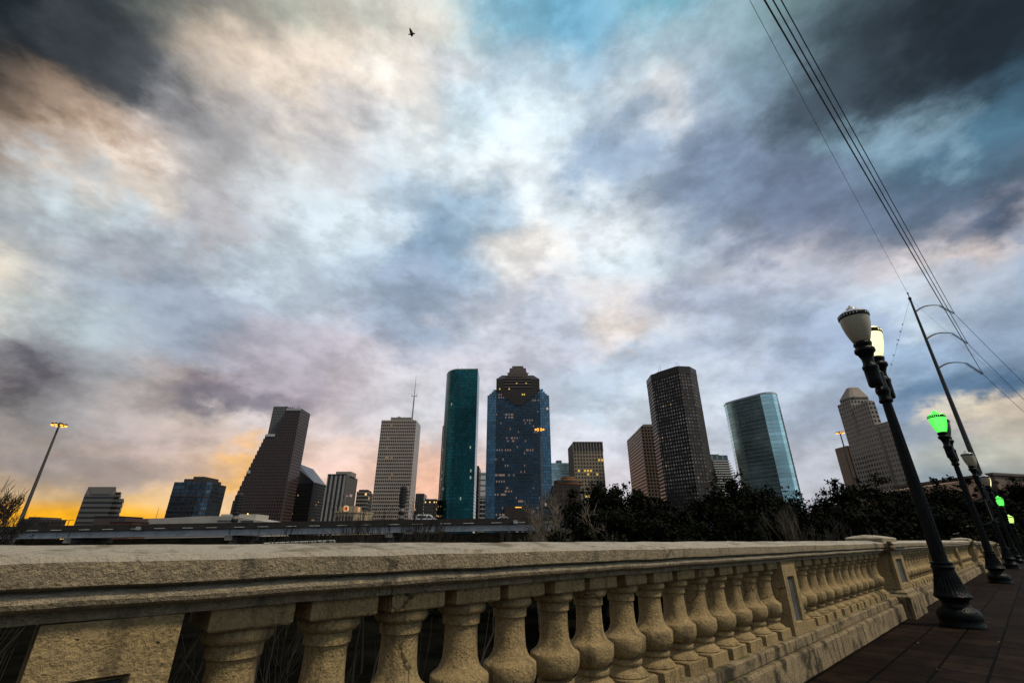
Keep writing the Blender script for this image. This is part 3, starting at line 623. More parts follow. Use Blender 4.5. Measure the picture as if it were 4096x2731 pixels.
def build_lamp():
    rt = thing('street_lamp', '', 'street lamp', group='twin globe street lamps along the sidewalk')
    mb = MB()
    prof = [(0.2343, 0), (0.2379, .03), (0.2236, .05), (0.2307, .09), (0.2343, .14), (0.2236, .18), (0.1988, .205), (0.1598, .225), (0.1455, .25), (0.1455, .29), (0.1598, .31), (0.1953, .335), (0.2023, .35), (0.1953, .365), (0.186, .375),
            (0.1668, .44), (0.1455, .52), (0.1264, .60), (0.1157, .66), (0.1172, .675), (0.1264, .685), (0.1264, .70), (0.1172, .71), (0.1172, .735), (0.1242, .742), (0.1221, .756), (0.0923, .762)]
    mb.lathe(prof, 96, flute=24, fl_amp=.10, fl_rows=(15, 16, 17))
    part('base', mb, IRON, rt, sharp=50)
    mb = MB()
    n = 16
    mb.lathe([(.090, .75)] + [(.087 - .027 * k / n, .78 + (3.02 - .78) * k / n) for k in range(n + 1)], 64, flute=16, fl_amp=.10, fl_rows=tuple(range(2, n + 1)))
    part('shaft', mb, IRON, rt, sharp=60)
    mb = MB()
    mb.lathe([(0.0624, 2.98), (0.088, 3.0), (0.092, 3.03), (0.08, 3.05), (0.076, 3.12), (0.092, 3.15), (0.096, 3.2), (0.08, 3.24), (0.076, 3.42), (0.088, 3.45), (0.08, 3.48), (0.048, 3.53), (0.056, 3.57), (0.04, 3.61), (0.0096, 3.66)], 28)
    for sgn in (-1, 1):                               # curved brackets carrying the two globes
        pts = [(sgn * x, 0, z) for x, z in ((.06, 3.30), (.15, 3.22), (.27, 3.16), (.38, 3.16), (ARM - .02, 3.20), (ARM, 3.30))]
        mb.tube(pts, [.05, .045, .04, .04, .048, .055], 10)
        pts = [(sgn * x, 0, z) for x, z in ((.08, 3.45), (.17, 3.43), (.25, 3.36), (.31, 3.26))]
        mb.tube(pts, [.022, .02, .02, .02], 8)
    part('bracket', mb, IRON, rt, sharp=50)
    for sgn in (-1, 1):
        cx = sgn * ARM
        mb = MB(); mb.lathe([(0.04, 3.14), (0.08, 3.15), (0.092, 3.17), (0.0944, 3.28), (0.0944, 3.42), (0.104, 3.44), (0.104, 3.47), (0.084, 3.50), (0.076, 3.54), (0.08, 3.60), (0.108, 3.68), (0.132, 3.70), (0.1376, 3.73), (0.132, 3.76),
                              (0.108, 3.78), (0.112, 3.81), (0.1216, 3.83), (0.12, 3.86), (0.1, 3.88)], 32, (cx, 0))
        h = part('lamp_holder', mb, IRON, rt, sharp=50)
        mb = MB(); mb.lathe([(0.0984, 3.87), (0.1107, 3.885), (0.1353, 3.95), (0.1599, 4.03), (0.1788, 4.11), (0.1919, 4.19), (0.1984, 4.26), (0.1993, 4.29)], 36, (cx, 0))
        g = part('globe', mb, G_CREAM, h, sharp=60)
        mb = MB(); mb.lathe([(0.1993, 4.287), (0.2091, 4.29), (0.2116, 4.30), (0.2116, 4.345), (0.2066, 4.355), (0.1968, 4.358)], 36, (cx, 0))
        part('band', mb, IRON, h)
        mb = MB()
        for k in range(30):
            if k % 10 in (8, 9): continue
            a = 2 * math.pi * k / 30; c, s = math.cos(a), math.sin(a); t = .009
            P = lambda r, w, z: (cx + r * c - w * s, r * s + w * c, z)
            i = len(mb.v); mb.grid([[P(.2085, -t, 4.31), P(.2135, -t, 4.31), P(.2135, t, 4.31), P(.2085, t, 4.31)], [P(.2085, -t, 4.336), P(.2135, -t, 4.336), P(.2135, t, 4.336), P(.2085, t, 4.336)]], closed=True, smooth=False)
            mb.cap([i, i + 1, i + 2, i + 3]); mb.cap([i + 4, i + 5, i + 6, i + 7])
        part('vent_slots', mb, CAP_WHITE, h)
        mb = MB(); mb.lathe([(0.1984, 4.356), (0.187, 4.375), (0.1558, 4.40), (0.1148, 4.418), (0.082, 4.43), (0.07216, 4.445), (0.0697, 4.465), (0.0574, 4.48), (0.0369, 4.49), (0.0287, 4.505), (0.0246, 4.52), (0.00656, 4.53)], 36, (cx, 0))
        part('lid', mb, CAP_WHITE, h, sharp=50)
    return rt
def dress(lamp, mats):                               # near globe, far globe (material, lid material)
    hs = [c for c in lamp.children if c.name.startswith('lamp_holder')]
    hs.sort(key=lambda o: sum(v.co.x for v in o.data.vertices))
    for h, (g, l) in zip(hs, mats):
        for c in h.children:
            k = c.name.split('.')[0]
            if k == 'globe' and c.data.materials[0] is not g: c.data = c.data.copy(); c.data.materials[0] = g
            if k == 'lid' and c.data.materials[0] is not l: c.data = c.data.copy(); c.data.materials[0] = l
            if k == 'vent_slots' and l is not CAP_WHITE: c.data = c.data.copy(); c.data.materials[0] = l
LAMPS = [(8.97, .975, 'nearest twin globe street lamp, one globe pale and unlit, the other glowing warm white', [(G_CREAM, CAP_WHITE), (G_LIT, G_LIT)]),
         (18.45, .95, 'street lamp with a bright green globe, second along the sidewalk', [(G_GREEN, G_GREEN), (G_DIM, STEEL_DARK)]),
         (27.9, .95, 'third street lamp, unlit cream globe with a pale lid, small banner brackets on its pole', [(G_CREAM, CAP_WHITE), (G_CREAM, CAP_WHITE)]),
         (37.4, .95, 'fourth street lamp, cream globe with a warm lit globe behind it', [(G_CREAM, CAP_WHITE), (G_LIT, G_LIT)]),
         (48.2, .95, 'fifth street lamp, its small green globe seen against the dark trees', [(G_GREEN, G_GREEN), (G_GREEN, G_GREEN)]),
         (58.0, .95, 'farthest street lamp with a lime globe, lowest of the row', [(G_LIME, G_LIME), (G_LIME, G_LIME)])]
lamp0 = build_lamp(); lamps = []
for i, (s, q, lb, _m) in enumerate(LAMPS):
    o = lamp0 if i == 0 else dup(lamp0)
    o.location = street(s, q); o.rotation_euler = (0, 0, YAW); o['label'] = lb; lamps.append(o)
for o, L_ in zip(lamps, LAMPS): dress(o, L_[3])
mb = MB()
for z in (1.75, 2.55): mb.tube([(0, 0, z), (-.62, 0, z)], .014, 8)
for z in (1.75, 2.55): mb.tube([(0, 0, z - .03), (0, 0, z + .03)], .09, 16)
part('banner_bracket', mb, STEEL_DARK, lamps[2])
mb = MB(); mb.box(-.60, -.12, -.006, .006, 1.77, 2.53)
part('banner', mb, simple("banner_cloth", (0.02, 0.022, 0.028), .8), lamps[2])

# ------------------------------------------------------------------ utility pole, wires, birds
UY = 62.0
def utility_pole():
    top = at(3640, 1196, UY); base = at(4060, 2194, UY); base.x, base.y = top.x, top.y
    H0, H1 = GROUND, top.z
    rt = thing('utility_pole', 'tall dark steel power pole with three curved arms at right', 'utility pole', (top.x, top.y, H0))
    mb = MB(); n = 10
    rad = lambda z: .44 - (.44 - .14) * (z - H0) / (H1 - H0)
    mb.lathe([(rad(H0 + (H1 - H0) * k / n), H0 + (H1 - H0) * k / n) for k in range(n + 1)], 12, (top.x, top.y)); part('pole', mb, simple('weathered_steel', (.03, .032, .034), .55, var=.3, spec=.4), rt, world=True)
    mb = MB(); mb.lathe([(.2, H1 - .1), (.2, H1 + .25), (.06, H1 + .3), (.06, H1 + .9), (.12, H1 + .95), (.12, H1 + 1.1), (.03, H1 + 1.15)], 10, (top.x, top.y)); part('pole_top', mb, STEEL_DARK, rt, world=True)
    tips = []
    for (ax, ay), (tx, ty), (jx, jy) in (((3660, 1248), (3755, 1221), (3818, 1255)), ((3712, 1357), (3806, 1332), (3872, 1375)), ((3762, 1474), (3861, 1451), (3933, 1497))):
        a = at(ax, ay, UY); a.x = top.x; t = at(tx, ty, UY); j = at(jx, jy, UY - .3)
        mb = MB(); pts = []; rr = []
        for k in range(9):
            f = k / 8; p = a.lerp(t, f); p.z += .55 * math.sin(math.pi * f) * (1 - .3 * f); pts.append(p); rr.append(.12 - .06 * f)
        mb.tube(pts, rr, 8); arm = part('arm', mb, STEEL_DARK, rt, world=True)
        mb = MB(); d = j - t; mb.tube([t, j], .05, 6)
        m = 15
        for k in range(1, m):
            p = t + d * (k / m); u = d.normalized() * .035
            mb.tube([p - u, p, p + u], [.06, .25, .06], 8)
        part('insulator', mb, STEEL_DARK, rt, world=True); tips.append(j)
    return top, tips
PTOP, TIPS = utility_pole()
def wire(name, label, pts, r, group='overhead wires at the steel pole'):
    mb = MB(); mb.tube(pts, r, 6); return single(name, mb, WIRE, label, 'wire', tuple(pts[0]), group=group, world=True)
def span(a, b, sag, n=40):
    out = []
    for k in range(n + 1):
        t = k / n; p = a.lerp(b, t); p.z -= sag * 4 * t * (1 - t); out.append(p)
    return out
for j, (px), lb in zip(TIPS, (3124, 3091, 3057), ('rightmost of three parallel power lines overhead, from the top arm of the pole', 'middle of three parallel power lines overhead, from the middle arm of the pole', 'leftmost of three parallel power lines overhead, from the lowest arm of the pole')):
    d = ray(px, 0); z = j.z - 1.4; t = (z - CAMZ) / d.z; q = Vector((d.x * t, d.y * t, z)); b = q + (q - j).normalized() * 60; b.z = j.z
    wire('power_line', lb, span(j, b, 1.4), .034)
d = ray(2995, 0); z = PTOP.z - 1.0; t = (z - CAMZ) / d.z; q = Vector((d.x * t, d.y * t, z)); b = q + (q - PTOP).normalized() * 50; b.z = PTOP.z
wire('ground_wire', 'thin wire overhead running to the very top of the steel pole', span(PTOP + Vector((0, 0, .9)), b, 1.0), .016)
for j, (ex, ey), lb in zip(TIPS, ((4096, 1527), (4096, 1590), (4096, 1640)), ('wire leaving the top arm of the steel pole to the right', 'wire leaving the middle arm of the steel pole to the right', 'wire leaving the lowest arm of the steel pole to the right')):
    e = at(ex, ey, 71); wire('side_wire', lb, [j + (e - j) * (k / 12.0 * 2.2) + Vector((0, 0, -.5 * 4 * (k / 12.0) * (1 - k / 12.0))) for k in range(13)], .03)
e = at(4096, 1600, 74); wire('thin_side_wire', 'very thin pale wire from the top of the steel pole to the right', [PTOP + (e - PTOP) * k / 10.0 * 1.6 for k in range(11)], .012)
BW0, BW1 = PTOP + Vector((-.2, 0, -.3)), at(3480, 1720, 125)
bw = span(BW0, BW1, .6); wire('bird_wire', 'thin wire sloping down left from the pole top with small birds sitting on it', bw, .016)
def perched_bird():
    mb = MB(); mb.tube([(-.17, 0, .03), (-.09, 0, .06), (-.02, 0, .09), (.05, 0, .135), (.085, 0, .17), (.115, 0, .185), (.145, 0, .18), (.17, 0, .172)], [.012, .022, .052, .056, .036, .034, .015, .003], 10)
    mb.tube([(0, .015, .05), (0, .015, -.02)], .006, 5); mb.tube([(0, -.015, .05), (0, -.015, -.02)], .006, 5)
    return mb
bme = make_mesh('perched_bird', perched_bird(), simple("black_feather", (.012, .012, .014), .7), sharp=60)
BLAB = ['topmost of the small birds perched on the thin wire left of the steel pole', 'second highest bird perched on the thin wire left of the steel pole', 'upper bird of the close pair perched midway on the thin wire', 'lower bird of the close pair perched midway on the thin wire', 'second lowest bird perched on the thin wire left of the steel pole', 'lowest of the small birds perched on the thin wire']
for k, t in enumerate((.11, .145, .19, .215, .28, .34)):
    o = bpy.data.objects.new('perched_bird', bme); COL.objects.link(o); i = t * 40; a = bw[int(i)].lerp(bw[int(i) + 1], i - int(i)); o.location = a + Vector((0, 0, .02)); o.scale = (1.5,) * 3
    o.rotation_euler = (0, 0, .4 + 1.3 * (k % 3)); tag(o, BLAB[k], 'bird', 'birds perched on the thin wire')
def flying_bird():
    p = at(1648, 137, 14.0)
    rt = thing('flying_bird', 'small dark bird in flight with its wing raised, high in the sky', 'bird', tuple(p))
    mb = MB(); mb.tube([(-.17, 0, 0), (-.10, 0, -.005), (-.04, 0, -.01), (.03, 0, 0), (.08, 0, .012), (.115, 0, .015), (.14, 0, .008), (.165, 0, 0)], [.028, .022, .04, .045, .032, .028, .012, .002], 10)
    F = simple("brown_feather", (.03, .022, .016), .7)
    part('body', mb, F, rt)
    for wd, ln in ((Vector((-.22, -.62, .62)), .26), (Vector((-.1, .55, -.55)), .12)):
        wd = wd.normalized(); nn = wd.cross(Vector((1, 0, 0))).normalized(); mb = MB(); rows = []
        for k in range(6):
            f = k / 5; c = .075 * (1 - .8 * f ** 2); o = wd * (ln * f) + Vector((-.01, 0, .01))
            rows.append([o + Vector((c, 0, 0)), o + nn * .006, o - Vector((c, 0, 0)), o - nn * .006])
        i = mb.grid(rows, closed=True); mb.cap([i, i + 1, i + 2, i + 3]); mb.cap([i + 20, i + 21, i + 22, i + 23])
        part('wing', mb, F, rt)
    rt.rotation_euler = (0, 0, -.1)
flying_bird()

# ------------------------------------------------------------------ elevated freeway and what drives on it
FY = 120.0
def fz(x): return CAMZ + 3.0 + (x + 125) * .0157
def freeway():
    rt = thing('freeway_overpass', 'long elevated freeway with blue grey steel girders crossing below the skyline', 'overpass', (-50, FY, GROUND))
    X0, X1 = -330.0, 75.0
    def beam(mb, x0, x1, y0, y1, d0, d1, seg=1):
        for k in range(seg):
            a = x0 + (x1 - x0) * k / seg; b = x0 + (x1 - x0) * (k + 1) / seg; i = len(mb.v)
            for y in (y0, y1):
                mb.v += [(a, y, fz(a) + d0), (b, y, fz(b) + d0), (b, y, fz(b) + d1), (a, y, fz(a) + d1)]
            for q in ((0, 1, 2, 3), (7, 6, 5, 4), (3, 2, 6, 7), (0, 4, 5, 1), (0, 3, 7, 4), (1, 5, 6, 2)):
                mb.f.append(tuple(i + v for v in q)); mb.uv.append(None); mb.sm.append(False)
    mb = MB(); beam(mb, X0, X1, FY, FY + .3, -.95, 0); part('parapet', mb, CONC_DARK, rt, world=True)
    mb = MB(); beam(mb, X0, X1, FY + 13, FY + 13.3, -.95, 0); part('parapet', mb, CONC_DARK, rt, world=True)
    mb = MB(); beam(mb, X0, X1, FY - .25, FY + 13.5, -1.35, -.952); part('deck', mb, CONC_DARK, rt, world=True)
    mb = MB(); x = -150.0
    while x < 60:
        l = 2.6; beam(mb, x, x + l, FY - .28, FY - .252, -1.08, -.98); x += 6.1 + .8 * math.sin(x * 3)
    part('slot_light_strips', mb, simple("slot_light_pale", (.55, .6, .5), .8, var=.3, vscale=2), rt, world=True)  # pale strips painted in for daylight showing through the drain slots
    joints = [-330, -140, -108, -69, -30, 12, 52, 75]
    for a, b in zip(joints[:-1], joints[1:]):
        mb = MB(); beam(mb, a + .12, b - .12, FY + .25, FY + .55, -2.75, -1.36); beam(mb, a + .12, b - .12, FY - .05, FY + .85, -2.85, -2.752)
        x = a + 3
        while x < b - 2: beam(mb, x, x + .06, FY + .12, FY + .25, -2.75, -1.36); x += 13.0
        part('girder', mb, GIRDER, rt, world=True)
        mb = MB(); beam(mb, a + .12, b - .12, FY + 6.2, FY + 6.5, -2.75, -1.36); beam(mb, a + .12, b - .12, FY + 12, FY + 12.3, -2.75, -1.36)
        part('inner_girder', mb, STEEL_DARK, rt, world=True)
    for x in joints[1:-1]:
        mb = MB(); z = fz(x)
        mb.box(x - .9, x + .9, FY + .2, FY + 13, z - 3.95, z - 2.88); mb.box(x - .7, x + .7, FY + 2, FY + 3.6, GROUND, z - 3.95); mb.box(x - .7, x + .7, FY + 9.5, FY + 11, GROUND, z - 3.95)
        part('pier', mb, CONC, rt, world=True)
    for px in (560, 2062):                              # small boxes bolted to the parapet
        p = at(px, 2100, FY); mb = MB(); mb.box(p.x - .5, p.x + .5, FY - .5, FY - .26, fz(p.x) - 1.3, fz(p.x) - .55); part('utility_box', mb, GIRDER, rt, world=True)
freeway()
def car_wheels(rt, xs, y0, y1, r, z):
    for x in xs:
        for y in (y0, y1):
            mb = MB(); mb.tube([(x, y - .1, z + r), (x, y + .1, z + r)], r, 18); w = part('wheel', mb, RUBBER, rt)
            mb = MB(); mb.tube([(x, y - .115, z + r), (x, y + .115, z + r)], r * .55, 14); part('rim', mb, simple("rim", (.4, .4, .4), .3, .8), w)
def body_from_profile(mb, pr, y0, y1, tuck=.12, beltz=1.0):
    rows = []
    for (y, k) in ((y0, 0), (y0 + .06, 1), (y1 - .06, 1), (y1, 0)):
        row = []
        for x, z in pr:
            t = tuck * max(0, z - beltz)
            yy = y + t if y < (y0 + y1) / 2 else y - t
            s = .97 if k == 0 else 1
            row.append((x * s, yy, z if k else z * .985 + .01))
        rows.append(row)
    m = len(pr); i = mb.grid(rows, closed=True); mb.cap([i + k for k in range(m)]); mb.cap([i + 3 * m + k for k in range(m)][::-1])
def side_windows(mb, quads, y0, y1, tuck, beltz):
    for q in quads:
        for y, sg in ((y0, 1), (y1, -1)):
            pts = [(x, y + sg * (tuck * max(0, z - beltz) - .012), z) for x, z in q]
            mb.face(pts if sg > 0 else pts[::-1])
def van(p):
    rt = thing('van', 'white van with a roof rack driving on the freeway', 'van', p)
    mb = MB(); pr = [(-2.7, .35), (2.75, .35), (2.8, .75), (2.65, 1.12), (1.95, 1.25), (1.25, 2.0), (1.0, 2.08), (-2.5, 2.1), (-2.68, 2.0), (-2.75, .9)]
    body_from_profile(mb, pr, -1, 1, .1, 1.1); part('body', mb, WHITEP, rt, sharp=30)
    mb = MB(); side_windows(mb, [[(.25, 1.32), (1.45, 1.32), (.98, 1.9), (.25, 1.92)], [(-1.0, 1.35), (.1, 1.35), (.1, 1.92), (-1.0, 1.92)], [(-2.3, 1.35), (-1.15, 1.35), (-1.15, 1.92), (-2.3, 1.92)]], -1, 1, .1, 1.1)
    mb.face([(1.96, -.85, 1.28), (1.96, .85, 1.28), (1.3, .75, 1.99), (1.3, -.75, 1.99)]); mb.fixn = False
    part('window', mb, GLASS_DARK, rt)
    mb = MB()
    for y in (-.75, .75): mb.tube([(-2.4, y, 2.22), (.9, y, 2.22)], .03, 6)
    for k in range(7): mb.tube([(-2.3 + .5 * k, -.75, 2.22), (-2.3 + .5 * k, .75, 2.22)], .025, 6); mb.tube([(-2.3 + .5 * k, -.75, 2.08), (-2.3 + .5 * k, -.75, 2.22)], .02, 5)
    part('roof_rack', mb, simple("rack", (.5, .5, .45), .5), rt)
    car_wheels(rt, (-1.75, 1.75), -.9, .9, .36, 0)
def sedan(p, mat, label, rz=0.0):
    rt = thing('car', label, 'car', p, rz)
    mb = MB(); pr = [(-2.2, .3), (2.2, .3), (2.28, .62), (2.1, .82), (1.15, .95), (.75, 1.2), (.25, 1.42), (-.3, 1.47), (-.85, 1.42), (-1.5, 1.08), (-2.15, .98), (-2.28, .7)]
    body_from_profile(mb, pr, -.9, .9, .28, .95); part('body', mb, mat, rt, sharp=40)
    mb = MB(); side_windows(mb, [[(-.05, 1.0), (.92, 1.0), (.28, 1.36), (-.05, 1.39)], [(-1.3, 1.04), (-.15, 1.0), (-.15, 1.4), (-.75, 1.36)]], -.9, .9, .28, .95)
    mb.face([(1.16, -.78, .99), (1.16, .78, .99), (.42, .62, 1.38), (.42, -.62, 1.38)]); mb.face([(-1.42, .72, 1.14), (-1.42, -.72, 1.14), (-.95, -.62, 1.39), (-.95, .62, 1.39)]); mb.fixn = False
    part('window', mb, GLASS_DARK, rt)
    for x, m in ((2.26, simple("headlamp", (.8, .8, .75), .2)), (-2.27, simple("tail_lamp", (.4, .02, .02), .3))):
        for y in (-.65, .65):
            mb = MB(); mb.box(x - .05, x + .03, y - .18, y + .18, .62, .74); part('headlight' if x > 0 else 'tail_light', mb, m, rt)
    car_wheels(rt, (-1.4, 1.4), -.82, .82, .32, 0)
v = at(1708, 2060, FY + 3); van((v.x, FY + 3, fz(v.x) - .952))
v = at(2018, 2060, FY + 3.2); sedan((v.x, FY + 3.2, fz(v.x) - .952), WHITEP, 'white car on the freeway in front of the blue glass tower')
p = street(66, -3.2, -.15); sedan(tuple(p), simple("blue_paint", (.02, .05, .10), .3), 'dark blue car far down the street at the right edge', YAW + math.pi)

# ------------------------------------------------------------------ high mast lights
def mast(px, py, Y, label):
    top = at(px, py, Y); rt = thing('high_mast_light', label, 'mast light', (top.x, top.y, GROUND), group='high mast lights with amber lamps')
    H = top.z - GROUND; mb = MB(); mb.lathe([(.34, 0), (.13, H - .3), (.13, H + .35), (.05, H + .5)], 12); part('pole', mb, simple("mast_steel", (.045, .04, .038), .6), rt)
    mb = MB(); rr = .72; n = 24
    mb.tube([(rr * math.cos(2 * math.pi * k / n), rr * math.sin(2 * math.pi * k / n), H + .1) for k in range(n + 1)], .06, 6)
    for k in range(4): mb.tube([(0, 0, H + .1), (rr * math.cos(k * math.pi / 2), rr * math.sin(k * math.pi / 2), H + .1)], .05, 6)
    part('ring', mb, STEEL_DARK, rt)
    for k in range(8):
        a = 2 * math.pi * k / 8 + .3; c = ((rr + .12) * math.cos(a), (rr + .12) * math.sin(a))
        mb = MB(); mb.lathe([(.08, H + .24), (.17, H + .17), (.23, H - .02)], 12, c); h = part('floodlight', mb, STEEL_DARK, rt)
        mb = MB(); mb.lathe([(.05, H - .17), (.14, H - .14), (.21, H - .03)], 12, c); part('lens', mb, LENS, h)
LENS = simple("amber_lens", (.9, .5, .15), .4, emit=(1.0, .40, .05), estr=2.6)
mast(237, 1700, 70, 'high mast light with amber lamps at far left above the bare tree')
mast(2158, 1716, 92, 'high mast light with amber lamps in front of the blue glass tower')
mast(3360, 1731, 112, 'high mast light with amber lamps left of the grey gridded tower')

# ------------------------------------------------------------------ trees
def leaf_cloud(mb_v, mb_f, centers, rad, n, size, rnd):
    wts = [c[1] ** 2.1 for c in centers]
    for c in rnd.choices(centers, wts, k=n):
        d = Vector((rnd.gauss(0, 1), rnd.gauss(0, 1), rnd.gauss(0, 1))); d.normalize()
        p = c[0] + d * (c[1] * min(1.08, .15 + abs(rnd.gauss(.55, .3))))
        a = Vector((rnd.gauss(0, 1), rnd.gauss(0, 1), rnd.gauss(0, 1))).normalized(); b = a.cross(d if abs(a.dot(d)) < .95 else Vector((0, 0, 1))).normalized()
        s = size * rnd.uniform(.55, 1.25); t = s * rnd.uniform(.35, .7); i = len(mb_v)
        mb_v += [tuple(p - a * s), tuple(p + b * t), tuple(p + a * s), tuple(p - b * t)]; mb_f.append((i, i + 1, i + 2, i + 3))
def oak(px, py, hw, Y, label, seed, n=5200, size=.27, low=0.0, leaf=None):
    rnd = random.Random(seed); top = at(px, py, Y); W = 1.14 * hw / FPX * (Y * 1.0 / (ray(px, py).y)) ; H = top.z - GROUND
    rt = thing('oak_tree', label, 'tree', (top.x, Y, GROUND), group='dark live oaks beyond the balustrade')
    cz = H * .56; az_ = H * .44; cs = []
    for k in range(64):
        while True:
            v = Vector((rnd.uniform(-1, 1), rnd.uniform(-1, 1), rnd.uniform(-1, 1)))
            if .25 < v.length < 1: break
        r = rnd.uniform(.17, .34) * min(W, az_)
        sc_ = 1 - r / min(W, az_) * .55
        cs.append((Vector((v.x * W * sc_, v.y * W * .8 * sc_, cz + v.z * az_ * sc_)), r))
    for k in range(26):                                 # sprigs that break the outline
        a = rnd.uniform(0.15, math.pi - .15); f_ = rnd.uniform(.78, 1.0); cs.append((Vector((math.cos(a) * W * f_, rnd.uniform(-.4, .4) * W, cz + math.sin(a) * az_ * f_)), rnd.uniform(.06, .13) * W))
    mb = MB(); V, F = [], []
    leaf_cloud(V, F, cs, 0, n, size, rnd)
    leaf_cloud(V, F, [(c * .88 + Vector((0, 0, cz * .12)), r * .8) for c, r in cs[:64]], 0, n // 5, size * 2.4, rnd)
    mb.v = V; mb.f = F; mb.uv = [None] * len(F); mb.sm = [False] * len(F); mb.fixn = False
    tr = MB(); tr.tube([(0, 0, -.3), (.1, 0, H * .15), (-.1, .1, H * .32)], [.5, .38, .32], 10)
    for c, r in cs[:22]:
        m = Vector((-.1, .1, H * .32)); tr.tube([m, m.lerp(c, .5) + Vector((rnd.uniform(-.4, .4), 0, -.25)), c], [.16, .10, .03], 6)
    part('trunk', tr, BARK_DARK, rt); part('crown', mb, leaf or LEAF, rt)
OAKS = [(2385, 1914, 150, 60, 'dark oak whose crown overlaps the foot of the tan gridded block'), (2505, 1922, 105, 74, 'dark oak behind the others, left of the tall dark octagonal tower'), (2620, 1985, 100, 55, 'low dark oak in front of the brown gridded tower'),
        (2885, 1884, 165, 58, 'tallest dark oak, below the curved glass tower'), (3085, 1943, 140, 66, 'dark oak in front of the lower right of the curved glass tower'), (3335, 1920, 115, 60, 'dark oak around the foot of the right mast light'),
        (3525, 1895, 150, 68, 'dark oak hiding the base of the grey gridded tower'), (3745, 1914, 120, 60, 'dark oak just behind the nearest lamp post'), (3890, 1908, 95, 65, 'dark oak behind the second and third lamp posts'), (4070, 1908, 110, 72, 'dark oak at the right frame edge'),
        (2450, 2030, 240, 46, 'low spreading dark oak in front of the tan gridded block and its neighbour'), (2960, 2030, 270, 47, 'wide low dark oak in front of the tallest oak'), (3410, 2025, 240, 46, 'wide low dark oak below the right mast light'), (3800, 2030, 260, 50, 'wide low dark oak behind the lamp posts at right'), (2700, 2040, 150, 52, 'low dark oak below the tall octagonal tower'), (3190, 2035, 150, 54, 'low dark oak in the dip between two taller oaks'), (3620, 1990, 130, 54, 'dark oak beside the pole of the nearest lamp'), (4050, 2010, 170, 56, 'low dark oak in front of the right edge oak')]
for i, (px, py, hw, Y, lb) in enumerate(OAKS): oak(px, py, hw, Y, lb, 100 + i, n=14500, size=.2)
def bare(px, py, Y, label, seed, mat, spread=.5, depth=5, cat='bare tree', name='bare_tree', lean=0.0, r0=.1, group='leafless trees by the bayou', rmin=.014, wig=.10, up=.25):
    rnd = random.Random(seed); top = at(px, py, Y); H = top.z - GROUND
    mb = MB()
    def grow(p, d, l, r, k):
        pts = [p]; rr = [r]; q = p
        for s in range(3):
            d2 = (d + Vector((rnd.gauss(0, wig), rnd.gauss(0, wig), rnd.gauss(0, wig * .5) + .05))).normalized(); q = q + d2 * l / 3; pts.append(q); rr.append(r * (1 - .13 * (s + 1))); d = d2
        mb.tube(pts, rr, 5 if k < 2 else 3, caps=False)
        if k >= depth: return
        nb = 3 if k < depth - 1 else 4
        for b in range(nb):
            f = 1.0 if b == 0 else rnd.uniform(.35, 1.0)
            o = pts[1].lerp(pts[3], f) if b else pts[3]
            w = .25 if b == 0 else 1.0
            nd = (d + Vector((rnd.gauss(0, spread), rnd.gauss(0, spread), rnd.gauss(0, spread * .5) + up)) * w).normalized()
            grow(o, nd, l * rnd.uniform(.62, .85), max(rmin, r * (.66 if b == 0 else .5)), k + 1)
    tot = sum(.75 ** k for k in range(depth + 1))
    grow(Vector((0, 0, -.2)), Vector((lean, 0, 1)).normalized(), H / tot * 1.08, r0, 0)
    zm = max(v[2] for v in mb.v); s = H / zm; mb.v = [(v[0] * s, v[1] * s, v[2] * s) for v in mb.v]; mb.fixn = False
    return single(name, mb, mat, label, cat, (top.x, Y, GROUND), group=group)
bare(60, 1895, 44, 'large leafless tree with fine dark twigs at the far left edge', 5, BARK_DARK, .36, 6, r0=.22, up=.3, rmin=.022)
bare(-30, 1850, 40, 'leafless dark tree cut off by the left frame edge', 6, BARK_DARK, .36, 6, r0=.22, up=.3, rmin=.022)
bare(20, 2010, 52, 'low leafless thicket tree at the foot of the left mast light', 16, BARK_DARK, .6, 6, r0=.14, up=.2, rmin=.02)
bare(2150, 1925, 50, 'pale twisting leafless tree in front of the right side of the blue tower', 7, BARK_SYC, .6, 6, r0=.16, rmin=.02, wig=.2)
bare(2330, 1985, 44, 'pale leafless sycamore with crooked limbs before the dark oaks', 8, BARK_SYC, .8, 5, r0=.17, rmin=.022, wig=.24)
bare(2250, 2010, 46, 'smaller pale leafless tree at the right end of the freeway girder', 9, BARK_SYC, .8, 5, r0=.14, rmin=.02, wig=.24)
bare(3120, 2030, 42, 'thin pale leafless tree before the oaks, below the curved glass tower', 10, BARK_PALE, .35, 5, r0=.09)
bare(3195, 1985, 43, 'taller pale leafless trunk before the oaks, left of the right mast light', 11, BARK_PALE, .25, 5, r0=.11)
bare(3475, 2060, 40, 'spreading pale leafless tree just left of the stone pier cap', 12, BARK_MID, .6, 5, r0=.10)
SAP = [(1135, 2100, 34), (1180, 2075, 33), (1245, 2090, 36), (1300, 2060, 34), (1345, 2085, 32), (1395, 2040, 35), (1440, 2005, 34), (1490, 2030, 33), (1525, 1965, 36), (1560, 1985, 34), (1600, 2015, 33), (1635, 1970, 36), (1668, 2000, 34), (1700, 2060, 35), (1830, 2100, 36), (1930, 2100, 38), (2020, 2095, 38)]
WH = ['left end of the sapling row, before the stepped brown tower', 'second from the left end of the sapling row', 'before the black tower', 'beside the clock building', 'just right of the clock building', 'below the small flag', 'left of the white gridded tower', 'before the left edge of the white gridded tower', 'tall, at the middle of the white tower', 'beside the middle of the white gridded tower', 'left of the right banded pillar', 'tall, before the right banded pillar', 'at the right edge of the white gridded tower', 'below the white van', 'short, before the teal tower', 'short, left of the blue tower entrance', 'short, below the white car']
